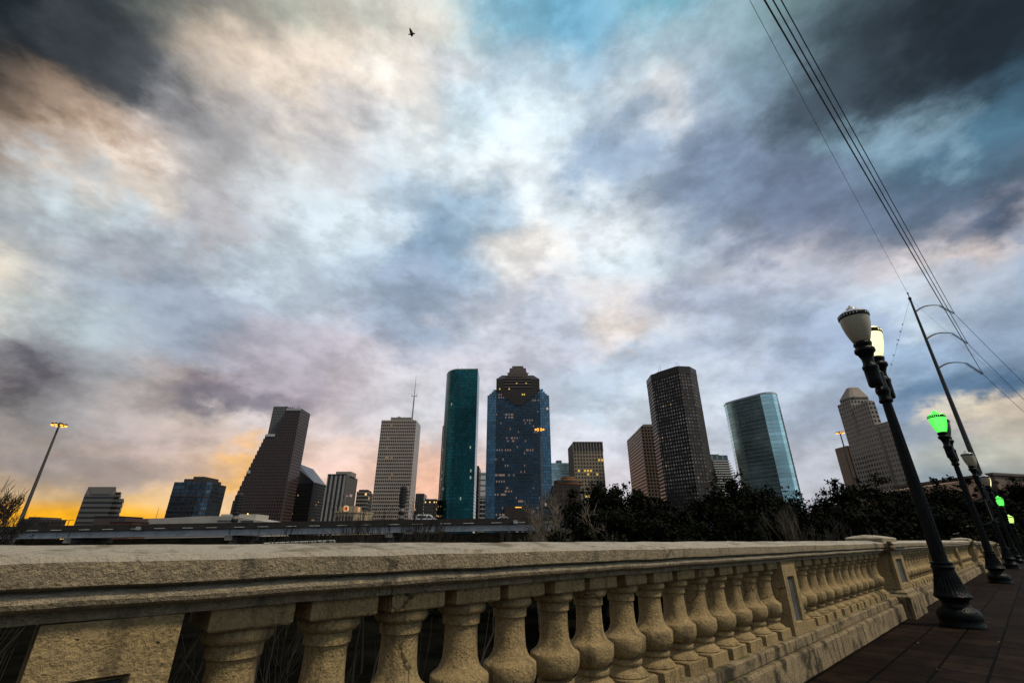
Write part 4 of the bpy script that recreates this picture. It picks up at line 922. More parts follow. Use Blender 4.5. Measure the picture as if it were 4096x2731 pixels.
for i, ((x, y, Y), w_) in enumerate(zip(SAP, WH)):
    bare(x, y, Y, 'leafless sapling, ' + w_, 40 + i, BARK_DARK if i % 3 else BARK_MID, .28, 4, 'sapling', 'bare_sapling', lean=random.Random(i).uniform(-.05, .2), r0=.075, group='leafless saplings in front of the freeway', up=.35)
for i, (s, q, h) in enumerate([(1.0, 5.5, 7.2), (1.9, 5.0, 7.0), (2.6, 6.5, 7.3), (3.6, 5.5, 7.2), (.6, 8.0, 7.0), (1.5, 9.5, 7.3), (4.6, 7.0, 7.0), (2.2, 12, 7.4), (0.2, 11, 7.2), (3.2, 10, 7.4)]):
    p = street(s, q); rnd = random.Random(i)
    t = Vector((p.x, p.y, GROUND + h - .2)); d_ = (t - Vector((0, 0, CAMZ)))
    u = d_.x / (d_.y * CS + d_.z * SN); v_ = (d_.z * CS - d_.y * SN) / (d_.y * CS + d_.z * SN)
    bare(2048 + u * FPX, 1365.5 - v_ * FPX, p.y, 'thin leafless sapling close behind the balusters, seen through the gaps', 70 + i, BARK_DARK if i % 2 else BARK_MID, .4, 4, 'sapling', 'bare_sapling', r0=.03, rmin=.004, group='leafless saplings seen between the balusters')
def bush(px, py, hw, Y, label, seed, n=1500):
    rnd = random.Random(seed); top = at(px, py, Y); W = hw / FPX * Y; H = max(1.5, top.z - GROUND)
    cs = [(Vector((rnd.uniform(-1, 1) * W * .75, rnd.uniform(-1, 1) * W * .5, rnd.uniform(.15, .8) * H)), rnd.uniform(.25, .4) * min(W, H)) for _ in range(14)]
    mb = MB(); V, F = [], []; leaf_cloud(V, F, cs, 0, n, .22, rnd); mb.v = V; mb.f = F; mb.uv = [None] * len(F); mb.sm = [False] * len(F); mb.fixn = False
    single('bush', mb, LEAF2, label, 'bush', (top.x, Y, GROUND), group='dark bushes on the bayou bank')
for i, (x, y, hw, Y, lb) in enumerate([(1700, 2152, 130, 58, 'dark bush below the freeway, beneath the white van'), (1880, 2150, 120, 60, 'dark bush below the freeway, beneath the teal tower'), (2060, 2152, 140, 58, 'dark bush below the freeway, beneath the white car'), (1480, 2170, 110, 62, 'dark bush right of the pale footbridge railing'), (2250, 2120, 150, 52, 'dark bush at the right end of the freeway'),
                                       (60, 2140, 150, 60, 'dark bush below the freeway at the left edge'), (480, 2172, 150, 64, 'dark bush under the freeway, below the brick building'), (900, 2176, 160, 66, 'dark bush under the freeway, below the stepped tower')]):
    bush(x, y, hw, Y, lb, 200 + i)
def footbridge():
    a = at(1055, 2172, 75); b = at(1340, 2160, 80); z = min(a.z, b.z); rt = thing('footbridge', 'low footbridge with a pale railing behind the balustrade', 'footbridge', (a.x, a.y, GROUND))
    m = simple("pale_rail", (.42, .45, .40), .6)
    mb = MB(); mb.tube([a, b], .09, 6); mb.tube([a - Vector((0, 0, .95)), b - Vector((0, 0, .95))], .06, 6)
    n = 60
    for k in range(n + 1):
        p = a.lerp(b, k / n); r = .08 if k % 10 == 0 else .025; mb.tube([p, p - Vector((0, 0, 1.0))], r, 5)
    part('railing', mb, m, rt, world=True)
    mb = MB(); c, d_ = a - Vector((0, 0, 1.0)), b - Vector((0, 0, 1.0)); t = Vector((0, 3, 0)); k = Vector((0, 0, -.5))
    for q in ([c, d_, d_ + t, c + t], [c + k, d_ + k, d_, c], [c + t, d_ + t, d_ + t + k, c + t + k], [c + k, c + t + k, d_ + t + k, d_ + k], [c, c + t, c + t + k, c + k], [d_, d_ + k, d_ + t + k, d_ + t]): mb.face(q)
    part('deck', mb, CONC, rt, world=True)
    mb = MB()
    for f in (.1, .5, .9):
        p = a.lerp(b, f); mb.box(p.x - .4, p.x + .4, p.y + .5, p.y + 2.5, GROUND - .3, p.z - 1.5)
    part('pier', mb, CONC, rt, world=True)
footbridge()

# ------------------------------------------------------------------ skyline
def crop(ox, oy, k): return lambda x, y: (ox + x * k, oy + y * k)
c1 = crop(0, 1500, .4464); c2 = crop(800, 1550, .3827); c3 = crop(1250, 1450, .4464); c4 = crop(1700, 1420, .4464); c5 = crop(2180, 1420, .4464); c6 = crop(2850, 1500, .4464); c7 = crop(3300, 1150, .5103)
def pl(px, Y):                     # point on the front plane -> (x, z)
    p = at(px[0], px[1], Y); return (p.x, p.z)
def tower(name, label, cat, x, y): return thing(name, label, cat, (x, y, GROUND))
def ring(cs, pxs, D, ref=0, depth=None):
    """footprint whose roof corners are seen at the pixels pxs; the reference corner stands D metres away"""
    zr = at(*cs(*pxs[ref]), 1.0); r = ray(*cs(*pxs[ref])); h = CAMZ + r.z / math.hypot(r.x, r.y) * D
    pts = [on_level(*cs(*p), h) for p in pxs]
    return [(p.x, p.y) for p in pts], h
def far_side(pts, depth):          # close an open visible front with a back parallel to it
    a, b = Vector(pts[0]), Vector(pts[-1]); m = (a + b) / 2; d = m.normalized() * depth
    return list(pts) + [tuple(b + d), tuple(a + d)]
def boxpts(L, C, Rr):               # left, near corner, right -> parallelogram
    return [L, C, Rr, (L[0] + Rr[0] - C[0], L[1] + Rr[1] - C[1])]
def add(mb_name, mb, mat, rt, lb=None): return part(mb_name, mb, mat, rt, world=True, label=lb)
def roofcap(pts, h, rt, mat=None, inset=0.6, up=1.2, name='roof'):
    c = Vector((sum(p[0] for p in pts) / len(pts), sum(p[1] for p in pts) / len(pts)))
    q = [tuple(Vector(p) + (c - Vector(p)).normalized() * inset) for p in pts]
    mb = MB(); mb.prism(q, h - .5, h + up); add(name, mb, mat or ROOFM, rt)
def finials(rt, pts, h, n, seed, hmax=6):
    rnd = random.Random(seed); mb = MB()
    for k in range(n):
        a, b = pts[k % len(pts)], pts[(k + 1) % len(pts)]; t = rnd.random(); x, y = a[0] + (b[0] - a[0]) * t, a[1] + (b[1] - a[1]) * t
        mb.tube([(x, y, h), (x, y, h + rnd.uniform(.4, 1) * hmax)], .13, 5)
        if rnd.random() < .4: mb.box(x - .7, x + .7, y - .5, y + .5, h, h + 1.4)
    add('roof_antennas', mb, STEEL_DARK, rt)

def skyline():
    # --- low dark block at far left
    D = 330; x0, z0 = pl((88, 2074), D); x1, _ = pl((172, 2074), D); rt = tower('low_building', 'small dark flat roofed building behind the bare tree at far left', 'building', x0, D)
    m = facade("dark_block", (.03, .025, .022), (.01, .01, .012), 3, 3.4, .5, .4, seed=1)
    mb = MB(); mb.profile([(x0, GROUND), (x1, GROUND), (x1, z0), (x1 - 4, z0), (x1 - 4, z0 + 1.2), (x1 - 10, z0 + 1.2), (x1 - 10, z0), (x0, z0)], D, D + 18); add('wall', mb, m, rt)
    mb = MB(); mb.box(x0 + 2, x1 - 2, D + 2, D + 16, z0 + .01, z0 + .6); add('roof', mb, ROOFM, rt)
    # --- grey slab with dark window bands
    D = 420; m = facade("banded_grey", (.10, .098, .092), (.012, .014, .016), 400, 4.1, 1.0, .48, seed=2, grough=.25)
    xl, zt = pl((350, 1946), D); xr, _ = pl((468, 1950), D); rt = tower('office_building', 'grey office block with dark horizontal window bands and a sloped top, far left', 'office building', xl, D)
    q = lambda x, k: (x * (1 + k / D), D + k)
    fp = [q(xl, 0), q(xr, 0), q(xr + 2, 30), q(xl, 30)]
    mb = MB(); mb.prism(fp, GROUND, zt - 6.5, top=True); add('facade', mb, m, rt)
    mb = MB(); up_ = [q(xl + 1, 2), q(xr - 1, 2), q(xr, 28), q(xl + 1, 28)]
    lo_ = [q(xl + 6, -.3), q(xr - 4, -.3)]
    i = mb.grid([[(x, y, zt - 6.4) for x, y in fp], [(x, y, zt) for x, y in up_]], closed=True, smooth=False); mb.cap([i + 4, i + 5, i + 6, i + 7])
    add('sloped_crown', mb, simple("grey_metal", (.10, .095, .09), .7), rt)
    mb = MB(); mb.face([(lo_[0][0], lo_[0][1], zt - 6.2), (lo_[1][0], lo_[1][1], zt - 6.2), (up_[1][0], up_[1][1] - .4, zt + .1), (up_[0][0], up_[0][1] - .4, zt + .1)]); add('sloped_panel', mb, simple("grey_concrete", (.085, .08, .076), .8), rt)
    x2, z2 = pl((486, 1966), D); x3, z3 = pl((496, 1992), D)
    mb = MB(); mb.prism([q(xr + .3, 3), q(x2, 3), q(x2 + 1, 28), q(xr + .3, 28)], GROUND, z2); mb.prism([q(x2, 4), q(x3, 5), q(x3 + 1, 27), q(x2, 27)], GROUND, z3); add('side_wing', mb, m, rt)
    # --- brown low buildings
    D = 300; x0, z0 = pl((380, 2066), D); x1, _ = pl((474, 2064), D); x2, z2 = pl((500, 2070), D); rt = tower('low_building', 'dark reddish brown flat building in front of the banded grey office block', 'building', x0, D)
    mb = MB(); mb.prism([(x0, D), (x1, D), (x1, D + 20), (x0, D + 20)], GROUND, z0); mb.prism([(x1, D + 1), (x2, D + 1), (x2, D + 20), (x1, D + 20)], GROUND, z2); add('wall', mb, simple("brown_render", (.055, .038, .038), .9, var=.2), rt)
    mb = MB(); mb.box(x1 + 1, x2 - 1, D + .7, D + .98, z2 - 3.2, z2 - 1.2); add('window', mb, GLASS_DARK, rt)
    mb = MB(); mb.box(x0 - .3, x1 + .3, D - .3, D + 20.3, z0, z0 + .5); add('roof', mb, CONC_DARK, rt)
    D = 260; x0, z0 = pl((440, 2088), D); x1, _ = pl((530, 2088), D); rt = tower('low_building', 'low brick red building just above the freeway at left', 'building', x0, D)
    mb = MB(); mb.prism([(x0, D), (x1, D), (x1, D + 12), (x0, D + 12)], GROUND, z0); add('wall', mb, simple("brick_red", (.11, .042, .026), .9, var=.4, vscale=1.5), rt)
    mb = MB(); mb.box(x0 - .3, x1 + .3, D - .3, D + 12.3, z0, z0 + .4); add('roof', mb, CONC_DARK, rt)
    # --- long pale low building
    D = 340; rt0 = pl((530, 2074), D); rt = tower('low_building', 'long pale concrete low building running along the freeway at left', 'building', rt0[0], D)
    P = [pl(p, D) for p in ((530, 2074), (640, 2072), (800, 2064), (870, 2063), (872, 2057), (945, 2056), (1060, 2085))]
    W1 = simple("pale_wall", (.30, .28, .255), .9, var=.15, vscale=.1); x0 = P[0][0]
    mb = MB(); mb.profile([(P[0][0], GROUND), (P[6][0], GROUND), (P[6][0], P[6][1]), (P[5][0], P[5][1] - 1.4), (P[3][0], P[3][1]), (P[2][0], P[2][1]), (P[1][0], P[1][1]), (P[0][0], P[0][1])], D, D + 40); add('wall', mb, W1, rt)
    x0, z0 = pl((868, 2062), D - .5); x1, z1 = pl((1012, 2058), D - .5)
    mb = MB(); mb.prism([(x0, D + 4), (x1, D + 4), (x1, D + 22), (x0, D + 22)], GROUND, z1 + .6); add('roof_storey', mb, simple("pale_upper", (.36, .34, .30), .9, var=.1), rt)
    for (a, b, n, y) in ((872, 938, 14, 2083), (965, 1012, 12, 2084)):
        for k in range(n):
            xx, zz = pl((a + (b - a) * k / (n - 1), y), D); mb = MB(); mb.box(xx - .28, xx + .28, D - .12, D + .05, zz - .6, zz + .6); add('window', mb, GLASS_DARK, rt)
    mb = MB(); xx, zz = pl((994, 2055), D + 4); mb.lathe([(.1, zz - .4), (.5, zz), (.1, zz + .5)], 8, (xx, D + 3)); add('roof_lamp', mb, simple("roof_amber", (.9, .6, .2), .5, emit=(1, .7, .2), estr=2.5), rt)
    # --- blue glass block
    D = 480; pts, h = ring(c1, [(1563, 957), (1790, 950), (1868, 962), (1925, 972), (1962, 985)], D, 0)
    X0, Z0 = pl(c1(1563, 957), D); X1, _ = pl(c1(1800, 957), D); X2, _ = pl(c1(1965, 975), D + 26); h = Z0
    pts = [(X0, D), (X1, D), (X1 + 5.5, D + 1.5), (X1 + 9, D + 5), (X2 + .5, D + 14), (X2 + 1, D + 38), (X0, D + 38)]
    rt = tower('office_building', 'dark blue glass office block with rounded right corner, left of the stepped tower', 'office building', X0, D)
    m = facade("blue_block_glass", (.02, .016, .015), (.055, .105, .16), 1.9, 4.0, .80, .74, lit=.003, gmetal=.85, grough=.12, bump=0, seed=3, var=.5)
    mb = MB(); mb.prism(pts, GROUND, h); add('facade', mb, m, rt)
    mb = MB(); mb.prism([(X0 + (X1 - X0) * .27, D + 3), (X1 + 3, D + 4), (X2 - 3, D + 16), (X2 - 3, D + 34), (X0 + 10, D + 34)], h, h + 3.5); mb.prism([(X0 + (X1 - X0) * .55, D + 5), (X1 - 1, D + 5), (X1 - 1, D + 30), (X0 + 18, D + 30)], h + 3.5, h + 6); add('penthouse', mb, simple("dark_bronze", (.03, .024, .022), .6), rt)
    mb = MB()
    for k in range(1, 4):
        z = h - k * (h - GROUND) / 4.4; mb.prism([(X0 - .2, D - .25), (X1, D - .25), (X1 + 5.7, D + 1.3), (X1 + 9.3, D + 4.8), (X1 + 9.2, D + 6), (X0, D + 1)], z, z + 1.0)
    mb.prism([(X1 - 3.2, D - .3), (X1 - 2.2, D - .3), (X1 - 2.2, D), (X1 - 3.2, D)], GROUND, h); mb.prism([(X1 - 9.2, D - .3), (X1 - 8.6, D - .3), (X1 - 8.6, D), (X1 - 9.2, D)], GROUND, h); add('facade_bands', mb, simple("bronze_band", (.022, .018, .016), .5), rt)
    # --- stepped brown tower
    D = 600; DK = (.030, .020, .020); GR = (.10, .085, .082)
    m = facade("brown_granite", (.048, .030, .029), (.008, .007, .008), 3.1, 3.9, .62, .60, lit=.0, seed=4, grough=.2)
    mg = facade("grey_granite", (.11, .11, .115), (.02, .022, .026), 3.1, 3.9, .55, .5, seed=5, grough=.2)
    xc, ztop = pl(c2(1085, 215), D); rt = tower('skyscraper', 'dark reddish brown stepped gable tower, tallest building on the left of the skyline', 'skyscraper', xc, D)
    xcr, _ = pl(c2(835, 1390), D); xc = (xcr + pl(c2(985, 560), D)[0]) / 2
    r_ = ray(*c2(1062, 780)); depth = xc / (r_.x / r_.y) - D; print('depth', depth)
    depth = min(max(depth, 30), 80)
    st = []                                            # left edge, descending steps
    seq = [((890, 207), (783, 490)), ]
    pA = pl(c2(900, 210), D); pB = pl(c2(785, 490), D); n = 9
    prof = [(xc, GROUND), (xc, ztop)]
    prof.append((pA[0], ztop)); x, z = pA
    for k in range(n):
        xx = pA[0] + (pB[0] - pA[0]) * (k + 1) / n; zz = ztop + (pB[1] - ztop) * (k + 1) / n
        prof.append((prof[-1][0], zz)); prof.append((xx, zz))
    pC = pl(c2(683, 495), D); prof.append((pC[0], prof[-1][1])); z0 = prof[-1][1]; pD = pl(c2(490, 872), D); n = 9
    for k in range(n):
        xx = pC[0] + (pD[0] - pC[0]) * (k + 1) / n; zz = z0 + (pD[1] - z0) * (k + 1) / n
        prof.append((prof[-1][0], zz)); prof.append((xx, zz))
    z0 = prof[-1][1]; pE = pl(c2(345, 1180), D); n = 6
    for k in range(n):
        xx = pD[0] + (pE[0] - pD[0]) * (k + 1) / n; zz = z0 + (pE[1] - z0) * (k + 1) / n
        prof.append((prof[-1][0], zz)); prof.append((xx, zz))
    prof.append((prof[-1][0], GROUND))
    q = [prof[0]]
    for p in prof[1:]:
        if abs(p[0] - q[-1][0]) + abs(p[1] - q[-1][1]) > .01: q.append(p)
    mb = MB(); mb.profile(q, D, D + depth); add('stepped_body', mb, m, rt)
    xg0, zg = pl(c2(770, 196), D + 8); xg1, _ = pl(c2(893, 196), D + 8); z_b = pl(c2(715, 485), D + 8)[1] - 6
    mb = MB(); mb.prism([(xg0, D + 8), (xg1 + 3, D + 8), (xg1 + 3, D + 40), (xg0, D + 40)], z_b, zg); add('grey_core', mb, mg, rt)
    mb = MB()
    for a, b, pts_ in ((895, 1112, 222),):
        xa, za = pl(c2(a + 12, 222), D); xb = xc
        nn = 11
        for k in range(nn):
            x = xa + (xb - xa) * (k + .5) / nn; mb.box(x - 1.0, x + 1.0, D - .5, D, za - 2, za + .8)
    CR = simple("crest_stone", (.42, .44, .45), .7); mb.box(xa, xc, D - .3, D - .02, za - 2.4, za - 1.9); add('pale_crest', mb, CR, rt)
    for a, b, y, u in ((690, 783, 492, .8), (497, 525, 876, 1.2)):
        xa, za = pl(c2(a, y), D); xb, _ = pl(c2(b, y), D); mb = MB(); mb.box(xa, xb, D - .6, D, za - 2.2, za + u); add('pale_ledge', mb, CR, rt)
    finials(rt, [(pA[0], D + 1), (xc, D + 1)], ztop, 7, 3, 4)
    # --- black tower with sloping glass roof
    D = 640; X = lambda p, dd: pl(c2(*p), dd)
    bx, bz = X((1190, 985), D); rx, rz = X((1318, 1020), D + 34); lx, lz = X((1030, 820), D + 20); kx, kz = X((1183, 850), D + 48)
    rt = tower('skyscraper', 'black tower with a sloping roof squeezed behind the stepped brown tower', 'skyscraper', bx, D)
    m = facade("black_glass", (.003, .003, .004), (.005, .005, .006), 2.2, 3.9, .6, .55, lit=.012, estr=.35, seed=6, grough=.2)
    mb = MB(); lx2 = lx - 18
    mb.prism([(lx2, D + 20), (bx, D), (rx, D + 34), (rx - 30, D + 60)], GROUND, min(bz, rz)); add('facade', mb, m, rt)
    mb = MB(); h0 = min(bz, rz)
    for f in ([(bx, D, h0), (rx, D + 34, h0), (rx, D + 34, rz), (bx, D, bz)], [(lx2, D + 20, h0), (bx, D, h0), (bx, D, bz), (lx2, D + 20, lz + 10)], [(bx, D, bz), (rx, D + 34, rz), (kx, D + 48, kz), (lx, D + 20, lz + 3)], [(lx2, D + 20, lz + 10), (bx, D, bz), (lx, D + 20, lz + 3)],
              [(rx, D + 34, h0), (kx - 10, D + 60, h0), (kx, D + 48, kz), (rx, D + 34, rz)], [(kx - 10, D + 60, h0), (lx2, D + 20, h0), (lx2, D + 20, lz + 10), (lx, D + 20, lz + 3), (kx, D + 48, kz)]): mb.face(f)
    add('sloping_roof', mb, simple("slate_glass", (.035, .036, .046), .3), rt)
    # --- vertical striped block
    D = 560; x0, z0 = pl(c3(137, 1005), D); x1, _ = pl(c3(308, 1005), D); x2, _ = pl(c3(405, 1048), D + 40); rt = tower('office_building', 'office block with light and dark vertical stripes beside the clock building', 'office building', x0, D)
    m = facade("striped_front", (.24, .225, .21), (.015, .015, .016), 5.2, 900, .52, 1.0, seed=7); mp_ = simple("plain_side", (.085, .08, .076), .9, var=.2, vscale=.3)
    mb = MB(); mb.prism([(x0, D), (x1, D), (x1, D + .5), (x0, D + .5)], GROUND, z0); add('striped_front', mb, m, rt)
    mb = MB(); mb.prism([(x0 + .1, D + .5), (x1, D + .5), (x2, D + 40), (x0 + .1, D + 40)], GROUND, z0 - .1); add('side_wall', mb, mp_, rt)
    a, za = pl(c3(212, 975), D + 10); b, _ = pl(c3(345, 985), D + 10); mb = MB(); mb.box(a, b, D + 10, D + 30, z0 - .1, za); add('penthouse', mb, simple("pale_box", (.22, .2, .18), .9), rt)
    mb = MB(); mb.box(x0 - .2, x1 + .2, D - .3, D + .8, z0, z0 + 1); add('roof_edge', mb, CONC_DARK, rt)
    # --- clock building
    D = 380; x0, z0 = pl(c3(237, 1284), D); x1, _ = pl(c3(383, 1284), D); xr, _ = pl(c3(440, 1312), D + 16); bx0, bz = pl(c3(205, 1330), D - 2); bx1, _ = pl(c3(385, 1330), D - 2)
    LM = simple("tan_limestone", (.30, .245, .17), .9, var=.15, vscale=.4); rt = tower('city_hall', 'tan stone civic building with a red lit clock above the freeway', 'building', x0, D)
    mb = MB(); mb.prism([(x0, D), (x1, D), (xr, D + 16), (x0 + 2, D + 16)], GROUND, z0); add('tower', mb, LM, rt)
    mb = MB(); mb.prism([(bx0, D - 2), (bx1, D - 2), (bx1 + 9, D + 16), (bx0, D + 16)], GROUND, bz); mb.prism([(bx0 - .5, D - 2.5), (bx1 + .5, D - 2.5), (bx1 + 9.5, D + 16.5), (bx0 - .5, D + 16.5)], bz - 1.2, bz - .2); add('main_block', mb, LM, rt)
    for k in range(6):
        f = (k + .8) / 6.6; xx = bx0 + (bx1 - bx0) * f; mb = MB(); mb.box(xx - .75, xx + .75, D - 2.25, D - 1.9, bz - 9.5, bz - 3.2); w = add('window', mb, GLASS_DARK, rt)
        mb = MB(); mb.box(xx - .95, xx - .75, D - 2.45, D - 2, bz - 9.6, bz - 3.0); mb.box(xx + .75, xx + .95, D - 2.45, D - 2, bz - 9.6, bz - 3.0); p_ = part('frame', mb, LM, w, world=True)
    def clock(cx, cy, cz, nrm, r):
        n = Vector(nrm).normalized(); c = Vector((cx, cy, cz)); ax = Vector((0, 0, 1)).cross(n).normalized()
        def disc(mb, r0, r1, off):
            if r0 <= 0: mb.face([c + n * off + (ax * math.cos(2 * math.pi * k / 24) + Vector((0, 0, 1)) * math.sin(2 * math.pi * k / 24)) * r1 for k in range(24)]); return
            for k in range(24):
                A = lambda t, rr: c + n * off + (ax * math.cos(2 * math.pi * t / 24) + Vector((0, 0, 1)) * math.sin(2 * math.pi * t / 24)) * rr
                mb.face([A(k, r0), A(k + 1, r0), A(k + 1, r1), A(k, r1)])
        mb = MB(); mb.tube([c - n * .4, c + n * .15], r, 24); d_ = add('clock_face', mb, simple("clock_red", (.5, .06, .03), .5, emit=(1, .08, .03), estr=.35), rt)
        mb = MB(); disc(mb, r * .62, r * .98, .16)
        for k in range(12):
            t = 2 * math.pi * k / 12; o = c + n * .17 + (ax * math.cos(t) + Vector((0, 0, 1)) * math.sin(t)) * r * .98; mb.tube([o - n * .1, o + n * .05], r * .16, 6)
        part('dial_ring', mb, simple("clock_gold", (.8, .6, .25), .5, emit=(1, .75, .35), estr=.35), d_, world=True)
    cx, cz = pl(c3(300, 1307), D); clock(cx, D, cz, (0, -1, 0), 2.3)
    clock((x1 + xr) / 2 + .5, D + 8, cz - .5, (16, -(xr - x1), 0), 1.9)
    # flag on its pole
    fx0, fz1 = pl(c3(304, 1176), D + 6); fx1, fz0 = pl(c3(352, 1200), D + 6)
    rt = tower('flagpole', 'flag with red and white stripes flying on a thin pole above the clock building', 'flag', fx0, D + 6)
    mb = MB(); mb.tube([(fx0, D + 6, GROUND + 30 if z0 > 30 else z0), (fx0, D + 6, fz1 + 1)], .16, 6); add('pole', mb, simple("pole_grey", (.25, .25, .25), .5), rt)
    def wave(u): return .5 * math.sin(u * 7)
    W_, H_ = fx1 - fx0, fz1 - fz0
    def flagpart(nm, stripes, u0, u1, mat, off):
        mb = MB()
        for (a, b) in stripes:
            n_ = 10; rows = [[(fx0 + W_ * (u0 + (u1 - u0) * k / n_), D + 6 + wave(u0 + (u1 - u0) * k / n_) + o_, fz0 + H_ * t + .3 * math.sin(5 * (u0 + (u1 - u0) * k / n_))) for t, o_ in ((a, off), (b, off), (b, off + .08), (a, off + .08))] for k in range(n_ + 1)]
            i = mb.grid(rows, closed=True, smooth=False)
        return add(nm, mb, mat, rt)
    flagpart('red_stripes', [(k / 13, (k + 1) / 13) for k in range(0, 13, 2)], 0, 1, simple("flag_red", (.42, .09, .10), .8), 0)
    flagpart('white_stripes', [(k / 13, (k + 1) / 13) for k in range(1, 13, 2)], 0, 1, simple("flag_white", (.65, .62, .64), .8), 0)
    flagpart('canton', [(.48, 1.01)], 0, .42, simple("flag_blue", (.06, .07, .16), .8), -.06)
    # --- banded office behind
    D = 600; x0, z0 = pl(c3(398, 1152), D); x1, _ = pl(c3(500, 1152), D); x2, _ = pl(c3(543, 1170), D + 36); rt = tower('office_building', 'dark office block with pale floor bands between clock building and white gridded tower', 'office building', x0, D)
    m = facade("pale_bands", (.22, .20, .18), (.025, .022, .02), 2.6, 4.3, .94, .62, lit=.01, seed=8)
    pts = [(x0, D), (x1, D), (x2, D + 36), (x0 - 3, D + 36)]; mb = MB(); mb.prism(pts, GROUND, z0); add('facade', mb, m, rt); roofcap(pts, z0, rt, CONC_DARK, 4, 2.4)
    # --- white gridded tower with antenna
    D = 700; x0, z0 = pl(c3(620, 515), D); x1, _ = pl(c3(930, 515), D); rp_, _h = ring(c3, [(930, 514), (970, 568)], D, 0)
    xe = pl(c3(970, 568), D)[0]; dd = D * (z0 - CAMZ) / 1.0
    r_ = ray(*c3(970, 568)); Y2 = (z0 - CAMZ) / r_.z * r_.y; x2 = r_.x / r_.y * Y2
    Y2 = min(max(Y2, D + 30), D + 70); x2 = r_.x / r_.y * Y2
    rt = tower('skyscraper', 'pale gridded office tower with a tall thin roof antenna', 'skyscraper', x0, D)
    m = facade("travertine_grid", (.34, .295, .255), (.012, .010, .009), 2.9, 4.9, .70, .55, lit=.014, litcol=(1, .60, .28), estr=.2, seed=9)
    pts = [(x0, D), (x1, D), (x2, Y2), (x0 + (x2 - x1), Y2)]; mb = MB(); mb.prism(pts, GROUND, z0); add('facade', mb, m, rt)
    a, za = pl(c3(703, 490), D + 8); b, _ = pl(c3(888, 490), D + 8); mb = MB(); mb.prism([(a, D + 8), (b, D + 8), (b, D + 40), (a, D + 40)], z0, za); add('penthouse', mb, facade("mech_louvre", (.20, .18, .16), (.012, .012, .012), 6.5, 30, .82, .35, seed=10), rt)
    ax_, az0 = pl(c3(893, 497), D + 20); bx_, bz_ = pl(c3(908, 300), D + 20); tx_, tz_ = pl(c3(923, 112), D + 20)
    mb = MB(); mb.tube([(ax_, D + 20, z0), (ax_ + .3, D + 20, bz_)], [1.1, .9], 8); mb.tube([(ax_ + .3, D + 20, bz_), (ax_ + .4, D + 20, tz_)], [.55, .18], 8); mb.box(ax_ - 4.2, ax_ + 4.8, D + 19.6, D + 20.4, bz_ - .4, bz_ + .3); mb.box(ax_ + 4.0, ax_ + 4.5, D + 19.8, D + 20.2, bz_ - 1.5, bz_ + 3.5); mb.box(ax_ - 4.0, ax_ - 3.5, D + 19.8, D + 20.2, bz_ - 1.5, bz_ + 3.5)
    add('antenna', mb, simple("antenna_grey", (.12, .15, .17), .6), rt); finials(rt, [(a, D + 8), (b, D + 8)], za, 6, 5, 2.5)
    # --- pair of small dark blocks
    D = 640; x0, z0 = pl(c3(925, 1172), D); x1, _ = pl(c3(1000, 1172), D); x2, _ = pl(c3(1024, 1190), D + 30); rt = tower('office_building', 'dark low office block with ribbed top right of the gridded white tower', 'office building', x0, D)
    pts = [(x0, D), (x1, D), (x2, D + 30), (x0, D + 30)]; zz = pl(c3(1000, 1225), D)[1]; mb = MB(); mb.prism(pts, GROUND, zz); add('facade', mb, facade("charcoal", (.042, .04, .042), (.015, .015, .018), 3, 4, .6, .5, lit=.03, estr=.5, seed=11), rt)
    mb = MB(); mb.prism(pts, zz, z0); add('ribbed_top', mb, facade("ribs", (.05, .047, .048), (.02, .02, .02), 3, 90, .4, 1, seed=12), rt)
    D = 560; x0, z0 = pl(c3(1003, 1228), D); x1, _ = pl(c3(1112, 1228), D); rt = tower('office_building', 'low charcoal office block at the left foot of the teal tower', 'office building', x0, D)
    pts = [(x0, D), (x1, D), (x1, D + 30), (x0, D + 30)]; mb = MB(); mb.prism(pts, GROUND, z0); add('facade', mb, facade("charcoal_lit", (.045, .042, .042), (.012, .012, .014), 2.6, 3.6, .5, .4, lit=.07, estr=1.2, seed=13), rt); roofcap(pts, z0, rt, CONC_DARK, 1, 1)
    # --- teal glass tower with rounded side
    D = 560; x0, z0 = pl(c4(310, 127), D); x1, _ = pl(c4(474, 131), D); xl, _ = pl(c4(110, 1300), D + 34); xl0 = pl(c4(166, 175), D)[0]
    rt = tower('skyscraper', 'teal glass tower with a rounded left side', 'skyscraper', x0, D)
    m = facade("teal_glass", (.005, .038, .042), (.012, .095, .104), 1.55, 3.95, .9, .84, lit=.004, litcol=(.9, .95, .7), estr=.25, bump=0, gmetal=.85, grough=.16, wrough=.4, wmetal=.6, seed=14, var=.3)
    w_ = x0 - xl0; arc = []
    for k in range(15):
        t = math.pi / 2 * k / 14; arc.append((x0 - .5 - w_ * math.sin(t), D + .8 + 34 * (1 - math.cos(t))))
    pts = [(x0 - .5, D + 34.8)] + arc[::-1]
    mb = MB(); n = len(arc); u = 0
    for k in range(n - 1, 0, -1):
        a, b = arc[k], arc[k - 1]; l = math.hypot(a[0] - b[0], a[1] - b[1])
        mb.face([(a[0], a[1], GROUND), (b[0], b[1], GROUND), (b[0], b[1], z0), (a[0], a[1], z0)], [(u, GROUND), (u + l, GROUND), (u + l, z0), (u, z0)]); u += l
    mb.face([(p[0], p[1], z0) for p in [(x0 - .5, D + 34.8)] + arc[::-1]], [(0, -5000)] * (n + 1)); mb.face([(arc[-1][0], arc[-1][1], GROUND), (arc[-1][0], arc[-1][1], z0), (x0 - .5, D + 34.8, z0), (x0 - .5, D + 34.8, GROUND)]); add('rounded_side', mb, m, rt)
    mb = MB(); mb.prism([(x0, D), (x1, D), (x1, D + 34), (x0, D + 34)], GROUND, z0 - .2); add('flat_side', mb, m, rt)
    mb = MB(); mb.box(x0 - .45, x0 + .05, D + .1, D + .75, GROUND, z0); add('seam', mb, GLASS_DARK, rt)
